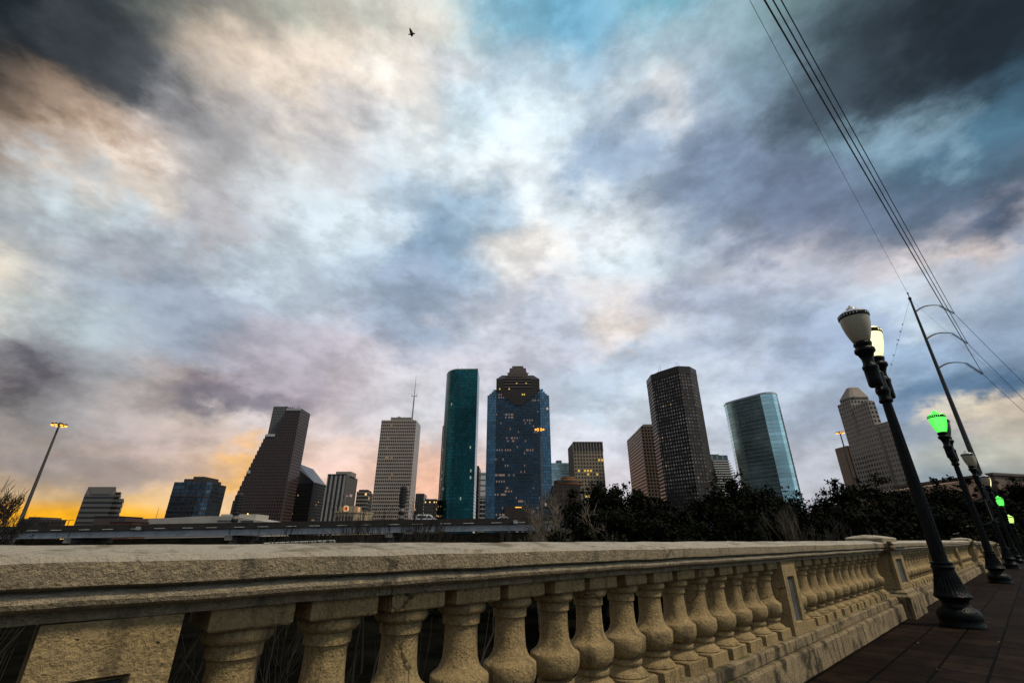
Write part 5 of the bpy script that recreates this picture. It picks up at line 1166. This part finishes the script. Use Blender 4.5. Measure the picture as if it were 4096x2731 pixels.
    xb, zb = pl(c4(163, 640), D + 40); xa, _ = pl(c4(102, 1445), D + 40)
    mb = MB(); mb.prism([(xb, D + 35), (x0 - 10, D + 35.2), (x0 - 10, D + 46), (xb, D + 46)], GROUND, zb); add('rear_shade_slab', mb, facade("rear_teal_shaded", (.02, .03, .03), (.012, .02, .02), 1.6, 3.95, .8, .7, gmetal=.5, seed=15), rt)  # slab added behind; its darkened glass carries the shade of the notch
    mb = MB(); mb.prism([(a[0], a[1] - .3) for a in arc[::-1]] + [(x1 + .3, D - .3), (x1 + .3, D + .6), (x0, D + .6)] + [(a[0] + .5, a[1] + .8) for a in arc], z0, z0 + 1.1); add('roof_edge', mb, simple("pale_cap", (.4, .45, .45), .5), rt)
    finials(rt, [(x0 - 8, D + 6), (x1 - 8, D + 6)], z0, 9, 8, 5)
    # --- thin black and white slabs behind
    D = 680; x0, z0 = pl(c4(455, 995), D); x1, _ = pl(c4(485, 995), D); x2, _ = pl(c4(501, 1045), D + 45); rt = tower('office_building', 'narrow black slab just right of the teal tower', 'office building', x0, D)
    pts = [(x0 - 12, D), (x1, D), (x2, D + 45), (x0 - 12, D + 45)]; mb = MB(); mb.prism(pts, GROUND, z0); add('facade', mb, facade("black_slab", (.03, .022, .02), (.008, .008, .008), 2.5, 4.2, .5, .6, seed=16), rt); roofcap(pts, z0, rt, CONC_DARK, 2, 1)
    D = 760; x0, z0 = pl(c4(490, 1055), D); x1, _ = pl(c4(560, 1055), D); zz = pl(c4(520, 1280), D)[1]; rt = tower('office_building', 'white banded office block in the gap between teal and blue towers', 'office building', x0, D)
    mb = MB(); mb.prism([(x0, D), (x1, D), (x1, D + 30), (x0, D + 30)], zz, z0); add('upper_facade', mb, facade("white_louvre", (.62, .64, .66), (.20, .21, .22), 60, 8.5, 1, .3, seed=17), rt)
    mb = MB(); mb.prism([(x0 - .2, D - .4), (x1, D - .4), (x1, D + 30), (x0 - .2, D + 30)], GROUND, zz); add('lower_facade', mb, facade("white_dark_band", (.40, .42, .44), (.02, .02, .022), 6.5, 6.5, .95, .72, seed=18), rt)
    roofcap([(x0, D), (x1, D), (x1, D + 30), (x0, D + 30)], z0, rt, CONC_DARK, 1, 1)
    # --- blue glass tower with granite crown
    D = 600; PX = lambda x, y: pl(c4(x, y), D)
    rt = tower('skyscraper', 'blue glass tower crowned by a dark stepped granite pediment, centre of the skyline', 'skyscraper', PX(830, 90)[0], D)
    mB = facade("blue_glass_front", (.010, .018, .028), (.028, .070, .112), 1.55, 3.95, .86, .60, lit=.07, litcol=(1, .60, .36), estr=.16, bump=0, gmetal=.8, grough=.14, wrough=.5, seed=19, var=.35)
    mL = facade("blue_glass_side", (.025, .05, .075), (.10, .20, .29), 2.9, 3.95, .86, .84, lit=.008, litcol=(1, .7, .5), estr=.4, bump=0, gmetal=.9, grough=.16, wrough=.5, seed=20, var=.25)
    xL0 = PX(548, 900)[0]; xL1 = PX(630, 900)[0]; xR0 = PX(1042, 900)[0]; xR1 = PX(1130, 900)[0]
    s1, s2, s3 = PX(565, 360)[1], PX(590, 345)[1], PX(615, 310)[1]
    t_ = (xL1 - xL0) / 3
    mb = MB(); mb.profile([(xL0, GROUND), (xL1, GROUND), (xL1, s3), (xL0 + 2 * t_, s3), (xL0 + 2 * t_, (s2 + s3) / 2), (xL0 + 1.4 * t_, (s2 + s3) / 2), (xL0 + 1.4 * t_, s2), (xL0 + .7 * t_, s2), (xL0 + .7 * t_, s1), (xL0, s1)], D, D + 44); add('side_wing', mb, mL, rt)
    mb = MB(); mb.profile([(xR1, GROUND), (xR0, GROUND), (xR0, s3 + 1), (xR1 - 2 * t_, s3 + 1), (xR1 - 2 * t_, (s2 + s3) / 2), (xR1 - 1.4 * t_, (s2 + s3) / 2), (xR1 - 1.4 * t_, s2), (xR1 - .7 * t_, s2), (xR1 - .7 * t_, s1), (xR1, s1)], D, D + 44); add('side_wing', mb, mL, rt)
    zb = PX(830, 330)[1]
    mb = MB(); mb.prism([(xL1, D + .6), (xR0, D + .6), (xR0, D + 40), (xL1, D + 40)], GROUND, zb); add('glass_front', mb, mB, rt)
    G = facade("dark_granite", (.026, .020, .018), (.010, .008, .008), 2.6, 3.95, .62, .5, lit=.05, litcol=(1, .68, .15), estr=.7, seed=21)
    half = [(0, 448), (45, 448), (45, 425), (75, 425), (75, 400), (105, 400), (105, 372), (145, 372), (145, 345), (172, 345), (172, 322), (195, 322), (195, 215)]
    cxp = 829; pr = []
    zz = [PX(830, y)[1] for _, y in half]; xs = [(PX(830 + dx, 330)[0] - PX(830, 330)[0]) for dx, _ in half]; xm = (xL1 + xR0) / 2; sc2 = ((xR0 - xL1) / 2) / xs[-1]
    pr = [(xm + x * sc2, z) for x, z in zip(xs, zz)] + [(xm - x * sc2, z) for x, z in list(zip(xs, zz))[::-1]]
    pr2 = [pr[0]]
    for p in pr[1:]:
        if abs(p[0] - pr2[-1][0]) + abs(p[1] - pr2[-1][1]) > .01: pr2.append(p)
    mb = MB(); mb.profile(pr2, D - .6, D + 40); add('granite_pediment', mb, G, rt)
    topz = zz[-1]; hw = (xR0 - xL1) / 2
    steps = [(196, 205), (186, 198), (176, 188), (165, 178), (153, 166), (93, 158), (86, 150), (78, 132), (70, 110), (54, 90)]
    k0 = sc2; mb = MB(); prev = topz
    for dx, y in steps[:5]:
        z = PX(830, y)[1]; w = (PX(830 + dx, 330)[0] - PX(830, 330)[0]) * k0; mb.prism([(xm - w, D + 2 + (196 - dx) * .12), (xm + w, D + 2 + (196 - dx) * .12), (xm + w, D + 34), (xm - w, D + 34)], prev, z); prev = z
    add('crown_shoulder', mb, simple("crown_slate", (.085, .085, .10), .6, var=.3, vscale=.3), rt)
    mb = MB(); prev = PX(830, 215)[1]
    g1 = [(123, 205), (110, 190), (95, 175), (93, 158), (86, 148), (78, 135), (76, 110), (54, 108), (52, 90), (45, 88)]
    for dx, y in g1:
        z = PX(830, y)[1]; w = (PX(830 + dx, 330)[0] - PX(830, 330)[0]) * k0; mb.prism([(xm - w, D + .4 + (123 - dx) * .05), (xm + w, D + .4 + (123 - dx) * .05), (xm + w, D + 30), (xm - w, D + 30)], prev, z); prev = z
    add('stepped_gable', mb, simple("gable_granite", (.095, .075, .070), .75, var=.3, vscale=.3), rt)
    mb = MB()
    for y in (140, 165, 188, 212, 236, 262, 288):
        z = PX(830, y)[1]; w = (PX(830 + min(123, 45 + (y - 110) * 1.05), 330)[0] - PX(830, 330)[0]) * k0; mb.box(xm - w, xm + w, D - 1.2, D - .62, z - .5, z + .5)
    add('cornice_bands', mb, simple("cornice_granite", (.12, .10, .095), .75), rt)
    mb = MB(); a, z1 = PX(713, 1352); b, _ = PX(962, 1352); z2 = PX(830, 1412)[1]; mb.box(a, b, D - 1.5, D + .58, z2 - 8, z1); add('entrance_block', mb, facade("entry_granite", (.028, .022, .02), (.006, .006, .006), 6, 40, .6, 1.0, seed=22), rt)
    mb = MB(); a, z1 = PX(808, 1363); b, _ = PX(865, 1363); mb.box(a, b, D - 1.75, D - 1.52, z1 - .5, z1 + .5); add('entrance_light', mb, simple("amber_strip", (.9, .5, .1), .5, emit=(1, .5, .08), estr=1.3), rt)
    # --- pale blue glass block with brown drum in front
    D = 720; x0, z0 = pl(c5(62, 965), D); x1, _ = pl(c5(230, 965), D); rt = tower('office_building', 'pale mirrored blue block just right of the blue tower', 'office building', x0, D)
    mb = MB(); mb.prism([(x0 - 6, D), (x1, D), (x1, D + 40), (x0 - 6, D + 40)], GROUND, z0); add('facade', mb, facade("mirror_blue", (.20, .33, .37), (.42, .60, .66), 3.0, 4.0, .94, .86, gmetal=.9, grough=.2, wrough=.4, seed=23, var=.2), rt)
    a, za = pl(c5(105, 937), D); b, _ = pl(c5(152, 937), D); mb = MB(); mb.prism([(a, D + 5), (b, D + 5), (b, D + 20), (a, D + 20)], z0, za); add('penthouse', mb, facade("plant_room", (.10, .13, .15), (.02, .03, .04), 5, 6, .6, .5, seed=24), rt)
    D = 500; a, z1 = pl(c5(152, 1072), D); b, _ = pl(c5(262, 1072), D); a2, z2 = pl(c5(122, 1105), D); z3 = pl(c5(150, 1150), D)[1]; cx = (a + b) / 2 + 2; r1 = (b - a) / 2 + 1; rt = tower('round_building', 'rust brown round tiered drum beside the tan gridded block', 'building', cx, D)
    BR = simple("rust_brick", (.15, .07, .03), .85, var=.3, vscale=.5)
    mb = MB(); mb.lathe([(r1 + 8, z3), (r1 + 8, z2 - .5), (r1 + 7.6, z2)], 40, (cx, D + 20)); mb.lathe([(r1, z2), (r1, z1 - .5), (r1 - .4, z1)], 40, (cx, D + 20)); add('drum', mb, BR, rt)
    mb = MB(); mb.lathe([(r1 + 8.2, z2 - 3.0), (r1 + 8.2, z2 - 1.6)], 40, (cx, D + 20)); add('window_band', mb, GLASS_DARK, rt)
    mb = MB(); xx, zz_ = pl(c5(76, 1160), D); mb.prism([(xx, D + 2), (b + 6, D + 2), (b + 6, D + 40), (xx, D + 40)], GROUND, zz_); add('base_block', mb, facade("brown_base", (.035, .022, .018), (.01, .008, .008), 5, 4.5, .5, .5, seed=25), rt)
    # --- tan gridded block
    D = 620; pts, h = ring(c5, [(205, 868), (248, 783), (512, 778)], D, 1); L_, C_, R_ = pts
    x0, z0 = pl(c5(250, 781), D); x1, _ = pl(c5(513, 779), D); h = z0; r_ = ray(*c5(206, 870)); Y2 = D + 46; xl = r_.x / r_.y * Y2
    rt = tower('office_building', 'tan concrete gridded block with open top storey and yellow lit windows', 'office building', x0, D)
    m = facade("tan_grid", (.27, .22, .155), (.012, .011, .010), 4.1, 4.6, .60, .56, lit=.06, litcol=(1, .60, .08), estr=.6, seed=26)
    n = round((x1 - x0) / 4.1)
    zt = h - 12.5
    mb = MB(); mb.face([(x0, D, GROUND), (x1, D, GROUND), (x1, D, zt), (x0, D, zt)], [(0, GROUND), (n * 4.1, GROUND), (n * 4.1, zt), (0, zt)]); mb.face([(x0, D + .8, zt), (x1, D + .8, zt), (x1, D + .8, h), (x0, D + .8, h)], [(0, -5000)] * 4)
    add('gridded_front', mb, m, rt)
    mb = MB()
    for k in range(n + 1):
        x = x0 + (x1 - x0) * k / n; mb.box(x - .55, x + .55, D, D + .7, zt, h)
    mb.box(x0 - .3, x1 + .3, D - .25, D + 1, h, h + 1.0); add('top_colonnade', mb, simple("tan_fins", (.25, .20, .145), .85), rt)
    mb = MB(); mb.box(x0 + .5, x1 - .5, D + .72, D + .79, zt + 1, h - .3); add('top_glazing', mb, GLASS_DARK, rt)
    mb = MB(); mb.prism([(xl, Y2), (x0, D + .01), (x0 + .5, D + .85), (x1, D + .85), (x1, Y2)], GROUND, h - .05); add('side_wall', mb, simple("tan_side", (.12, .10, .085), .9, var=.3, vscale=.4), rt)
    # --- brown gridded tower
    D = 650; xC, zC = pl(c5(857, 641), D); xR, _ = pl(c5(1000, 641), D); r_ = ray(*c5(733, 766)); Y2 = (zC - CAMZ) / r_.z * r_.y; Y2 = min(max(Y2, D + 40), D + 130); xl = r_.x / r_.y * Y2
    rt = tower('skyscraper', 'brown gridded tower partly hidden by the tall dark octagonal tower', 'skyscraper', xC, D)
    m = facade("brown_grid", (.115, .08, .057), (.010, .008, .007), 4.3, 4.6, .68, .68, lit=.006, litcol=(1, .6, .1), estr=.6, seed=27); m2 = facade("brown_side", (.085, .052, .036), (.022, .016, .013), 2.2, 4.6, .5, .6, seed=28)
    mb = MB(); mb.prism([(xC, D), (xR, D), (xR, D + 1), (xC, D + 1)], GROUND, zC, uoff=0); add('gridded_front', mb, m, rt)
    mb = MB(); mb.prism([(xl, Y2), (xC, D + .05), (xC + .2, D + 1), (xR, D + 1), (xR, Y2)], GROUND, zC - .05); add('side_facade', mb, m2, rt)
    a, za = pl(c5(882, 619), D + 12); mb = MB(); mb.prism([(a, D + 12), (xR, D + 12), (xR, D + 40), (a, D + 40)], zC, za); add('penthouse', mb, simple("brown_box", (.16, .125, .105), .9), rt)
    # --- tall dark octagonal tower
    D = 560; pts, h = ring(c5, [(908, 235), (947, 180), (1192, 101), (1295, 105), (1352, 136)], D, 1)
    rt = tower('skyscraper', 'tallest dark tower with angled faces and square windows, right of centre', 'skyscraper', pts[1][0], pts[1][1])
    m = facade("dark_square", (.024, .017, .015), (.15, .145, .145), 3.4, 4.0, .46, .48, lit=.014, litcol=(1, .62, .3), estr=.2, gmetal=.9, grough=.2, seed=29, var=.6)
    full = far_side(pts, 40); mb = MB(); mb.prism(full, GROUND, h); add('facade', mb, m, rt)
    mb = MB(); i_ = 1; mb.prism([(p[0], p[1] - .25) for p in pts] + [(p[0], p[1] + .5) for p in pts[::-1]], h - 9, h + .4); add('parapet', mb, facade("dark_parapet", (.032, .024, .022), (.012, .011, .011), 3.4, 30, .5, .9, seed=30), rt)
    c_ = Vector((sum(p[0] for p in full) / len(full), sum(p[1] for p in full) / len(full))); q = [tuple(Vector(p).lerp(c_, .3)) for p in full]; mb = MB(); mb.prism(q, h, h + 4); add('penthouse', mb, ROOFM, rt)
    for k, (px_, py_) in enumerate(((1013, 112), (1028, 80), (1170, 62), (1183, 62), (1198, 70))):
        mb = MB(); p = at(*c5(px_, py_), c_.y); mb.tube([(p.x, c_.y, h), (p.x, c_.y, p.z)], [.35, .12], 6); add('antenna', mb, simple("pale_antenna", (.35, .36, .38), .5), rt)
    # --- ribbed block behind
    D = 820; x0, z0 = pl(c5(1490, 886), D); x1, _ = pl(c5(1632, 888), D); rt = tower('office_building', 'pale block with projecting floor ledges between dark tower and curved glass tower', 'office building', x0, D)
    zt = pl(c5(1560, 935), D)[1]; mb = MB(); mb.prism([(x0, D), (x1, D), (x1, D + 40), (x0, D + 40)], GROUND, zt); add('wall', mb, simple("dark_recess", (.05, .052, .055), .7), rt)
    mb = MB(); mb.prism([(x0, D - .3), (x1, D - .3), (x1, D + 40.3), (x0, D + 40.3)], zt, z0 - 2); add('top_storey', mb, facade("teal_top", (.20, .24, .24), (.06, .10, .11), 9.5, 40, .72, 1.0, gmetal=.5, seed=31), rt)
    mb = MB(); mb.box(x0, x1 - 14, D + 2, D + 30, z0 - 2, z0); add('penthouse', mb, ROOFM, rt)
    mb = MB(); k = 0; z = zt - 3
    while z > GROUND + 5: w = min(6, 1.5 + k * .8); mb.box(x0, x1 + w, D - w, D + 40, z, z + 1.6); z -= 4.2; k += 1
    add('floor_ledges', mb, simple("ledge_white", (.50, .50, .48), .8), rt)
    # --- curved glass tower
    D = 640; vis = [(106, 283), (122, 262), (200, 236), (320, 204), (425, 176), (480, 167), (535, 165), (565, 170), (582, 184)]
    pts, h = ring(c6, vis, D, 0)
    rt = tower('skyscraper', 'green blue mirrored tower with rounded corners and thin pale floor lines, at right', 'skyscraper', pts[0][0], pts[0][1])
    full = far_side(pts, 38)
    m = facade("green_mirror", (.34, .39, .41), (.36, .57, .61), 400, 4.6, 1.0, .91, bump=0, gmetal=.92, grough=.12, wrough=.5, seed=32, var=.0, lit=0)
    mb = MB(); mb.prism(full, GROUND, h); mb.sm = [True] * len(mb.sm); add('curtain_wall', mb, m, rt)
    mb = MB(); mb.prism([(p[0] - (.4 if k < 2 else 0), p[1] - .5) for k, p in enumerate(pts)] + [(p[0], p[1] + 1.5) for p in pts[::-1]], h, h + 2.0); add('parapet_ring', mb, simple("pale_ring", (.52, .54, .56), .5), rt)
    roofcap(full, h, rt, ROOFM, 4, .5)
    # --- grey gridded tower with faceted crown
    m = facade("grey_grid", (.27, .24, .215), (.003, .003, .003), 5.0, 6.2, .60, .56, seed=33, bump=.2)
    rt = tower('skyscraper', 'grey gridded tower with a faceted crown and dark slots, at far right', 'skyscraper', 520, 650)
    def blk(nm, x0, x1, y0, y1, z1, mm=m):
        mb = MB(); mb.prism([(x0, y0), (x1, y0), (x1, y1), (x0, y1)], GROUND, z1); return add(nm, mb, mm, rt)
    blk('main_shaft', 501, 511, 620, 655, 180.3); blk('tall_shaft', 504, 537, 655.2, 684, 191.5); blk('right_shaft', 501.2, 516, 598, 619.8, 146)
    base = [(504.6, 677), (506.6, 658.5), (513, 655.6), (533, 655.6), (536.4, 660), (536.4, 680)]
    mb = MB(); mb.prism(base, 191.5, 195.5, uoff=.6); add('crown_storey', mb, m, rt)
    tp = [(515.5, 670), (516.5, 665), (519, 663.5), (529, 663.5), (531, 666), (531, 670)]
    mb = MB(); e_ = [(x - .7, y - .7) for x, y in base]
    i = mb.grid([[(x, y, 195.5) for x, y in e_], [(x, y, 197.2) for x, y in e_], [(x, y, 214.5) for x, y in tp]], closed=True, smooth=False); mb.cap([i + 12 + k for k in range(6)]); mb.cap([i + k for k in range(6)])
    add('crown', mb, simple("crown_panels", (.22, .185, .155), .8, var=.15, vscale=.3), rt)
    mb = MB(); mb.box(500.7, 500.95, 651.5, 655, 141, 176); mb.box(500.9, 501.15, 615.8, 619.6, GROUND, 143); add('dark_slots', mb, GLASS_DARK, rt)
    # brown block beside it
    D = 700; x0, z0 = pl(c6(1195, 636), D); x1, _ = pl(c6(1262, 620), D); rt = tower('office_building', 'brown block with vertical ribs left of the grey gridded tower', 'office building', x0, D)
    mb = MB(); mb.prism([(x0, D), (x1 + 25, D - 6), (x1 + 25, D + 20), (x0, D + 26)], GROUND, z0); add('facade', mb, facade("brown_ribs", (.21, .15, .115), (.05, .032, .028), 4.2, 900, .45, 1, seed=34), rt)
    roofcap([(x0, D), (x1 + 25, D - 6), (x1 + 25, D + 20), (x0, D + 26)], z0, rt, CONC_DARK, .5, .6)
    # low building at the right edge
    D = 230; x0, z0 = pl((3974, 1900), D); x1, z1 = pl((4042, 1889), D + 10); x2, _ = pl((4200, 1889), D + 10); rt = tower('low_building', 'large low tan and brown hall behind the trees at the right edge', 'building', x0, D)
    mb = MB(); mb.prism([(x0, D), (x1, D + 6), (x2, D + 10), (x2, D + 60), (x0, D + 60)], GROUND, z0); add('wall', mb, simple("hall_wall", (.15, .105, .085), .9, var=.2, vscale=.2), rt)
    mb = MB(); mb.prism([(x0 - 1, D - 1), (x1, D + 5), (x2, D + 9), (x2, D + 61), (x0 - 1, D + 61)], z0, z0 + 1.2); add('roof', mb, simple("hall_roof", (.085, .065, .06), .8), rt)
    a, za = pl((3690, 1948), D + 4); mb = MB(); mb.profile([(a, GROUND), (x0 + 3, GROUND), (x0 + 3, pl((3974, 1905), D + 4)[1]), (a, za)], D + 4, D + 50); add('low_wing', mb, simple("wing_wall", (.20, .125, .085), .9, var=.2), rt)
skyline()
# banded pillars
def pillar(px, ptop, Y, label):
    p = at(px, ptop, Y); rt = thing('banded_pillar', label, 'pillar', (p.x, Y, GROUND), group='banded pillars in front of the skyline'); H = p.z - GROUND; r = 1.55
    mb = MB(); mb.lathe([(r * .62, 0), (r * .62, H * .5), (r * .7, H * .62), (r * .7, H - 7.5)], 20); part('shaft', mb, simple("pillar_stone", (.24, .22, .20), .85, var=.2), rt)
    for k in range(5):
        z = H - 9.5 - k * 3.1; mb = MB(); mb.lathe([(r * .9, z), (r * .98, z + .2), (r * .98, z + 1.3), (r * .9, z + 1.5)], 20); part('dark_band', mb, STEEL_DARK, rt)
    mb = MB()
    for k in range(6):
        z = H - 7.6 + k * 1.25; mb.lathe([(r, z), (r * 1.18, z + .15), (r * 1.18, z + .8), (r, z + .95)], 20)
    mb.lathe([(r * .95, H - 7.8), (r * .95, H), (r * .5, H + .4)], 20)
    part('louvred_head', mb, simple("louvre_black", (.012, .012, .013), .6), rt)
pillar(962, 1975, 230, 'dark banded pillar in front of the stepped brown tower')
pillar(1616, 1946, 230, 'dark banded pillar in front of the white gridded tower')
# far small things on the left horizon
def small_pole(px, py, Y, label):
    p = at(px, py, Y); rt = thing('street_light', label, 'street light', (p.x, Y, GROUND), group='distant street lights on the left horizon'); H = p.z - GROUND
    mb = MB(); mb.tube([(0, 0, 0), (0, 0, H)], .16, 6); part('pole', mb, STEEL_DARK, rt)
    mb = MB(); mb.tube([(-1.6, 0, H), (1.6, 0, H)], .1, 6); mb.box(-2.0, -1.1, -.2, .2, H - .1, H + .2); mb.box(1.1, 2.0, -.2, .2, H - .1, H + .2); part('lamp_head', mb, STEEL_DARK, rt)
for px, py, lb in ((193, 2080, 'small twin armed street light left of the banded grey block, leftmost of three'), (238, 2082, 'small twin armed street light left of the banded grey block, middle of three'), (278, 2079, 'small twin armed street light left of the banded grey block, nearest to it')): small_pole(px, py, 260, lb)
p = at(636, 2030, 420); mb = MB(); mb.tube([(0, 0, 0), (0, 0, p.z - GROUND)], [.4, .1], 5); single('radio_mast', mb, STEEL_DARK, 'thin mast on the horizon left of the dark blue glass block', 'mast', (p.x, p.y, GROUND))
for (x, y, hw, lb, sd) in ((215, 2068, 26, 'small round leafless tree on the left horizon against the yellow sky', 31), (330, 2085, 14, 'small dark tree at the foot of the banded grey block', 32)):
    t = at(x, y, 240); bare(x, y, 240, lb, sd, BARK_DARK, .55, 5, r0=.3, group='small trees on the left horizon')
def gantry():
    a, b = at(160, 2092, 210), at(205, 2092, 210); rt = thing('sign_gantry', 'dark road sign gantry above the freeway at far left', 'sign gantry', (a.x, 210, GROUND))
    mb = MB(); mb.tube([(b.x, 210, GROUND), (b.x, 210, b.z)], .25, 8); mb.tube([a, b], .18, 6); part('frame', mb, STEEL_DARK, rt, world=True)
    mb = MB(); mb.box(a.x, a.x + 4, 209.6, 209.8, a.z - 2.2, a.z + .4); part('sign_panel', mb, STEEL_DARK, rt, world=True)
gantry()

# a few yellow leaves on the pavement, a dark railing among the trees
LEAFM = simple("fallen_yellow", (.16, .12, .03), .8)
rnd = random.Random(9)
for k, (s_, q_) in enumerate([(5.9, .9), (7.2, 1.2), (7.9, .6), (8.3, 1.3), (6.3, .3)]):
    p = street(s_, q_); mb = MB(); a = rnd.uniform(0, 6.28); w = rnd.uniform(.005, .008)
    pts = [(-2.2 * w, 0, .004), (-.6 * w, w, .010), (.9 * w, .8 * w, .012), (2.2 * w, 0, .006), (.9 * w, -.8 * w, .014), (-.6 * w, -w, .008)]
    i = mb.grid([pts, [(x, y, z + .002) for x, y, z in pts]], closed=True, smooth=False); mb.cap([i + j for j in range(6)]); mb.cap([i + 6 + j for j in range(6)])
    single('fallen_leaf', mb, LEAFM, 'small yellow fallen leaf lying on the dark pavement', 'leaf', tuple(p), a, 'yellow leaves on the pavement')
a_, b_ = at(3800, 2116, 52), at(3985, 2106, 56)
rt = thing('ramp_railing', 'dark metal railing of a ramp half hidden in the trees behind the lamp posts', 'railing', (a_.x, a_.y, GROUND))
mb = MB(); top = [a_.lerp(b_, k / 8.0) + Vector((0, 0, .35 * math.sin(math.pi * k / 16.0))) for k in range(9)] + [b_ + Vector((.5, 0, -.1)), b_ + Vector((.8, 0, -.8))]
mb.tube(top, .05, 6); mb.tube([p - Vector((0, 0, .5)) for p in top[:9]], .04, 6)
for k in range(9): mb.tube([top[k], (top[k].x, top[k].y, top[k].z - 1.2)], .035, 5)
part('rails', mb, simple("dull_rail", (.10, .10, .09), .5), rt, world=True)
mb = MB(); mb.box(a_.x - 1, b_.x + 1.5, a_.y + .3, a_.y + 3.5, GROUND, a_.z - 1.1); part('ramp', mb, CONC_DARK, rt, world=True)
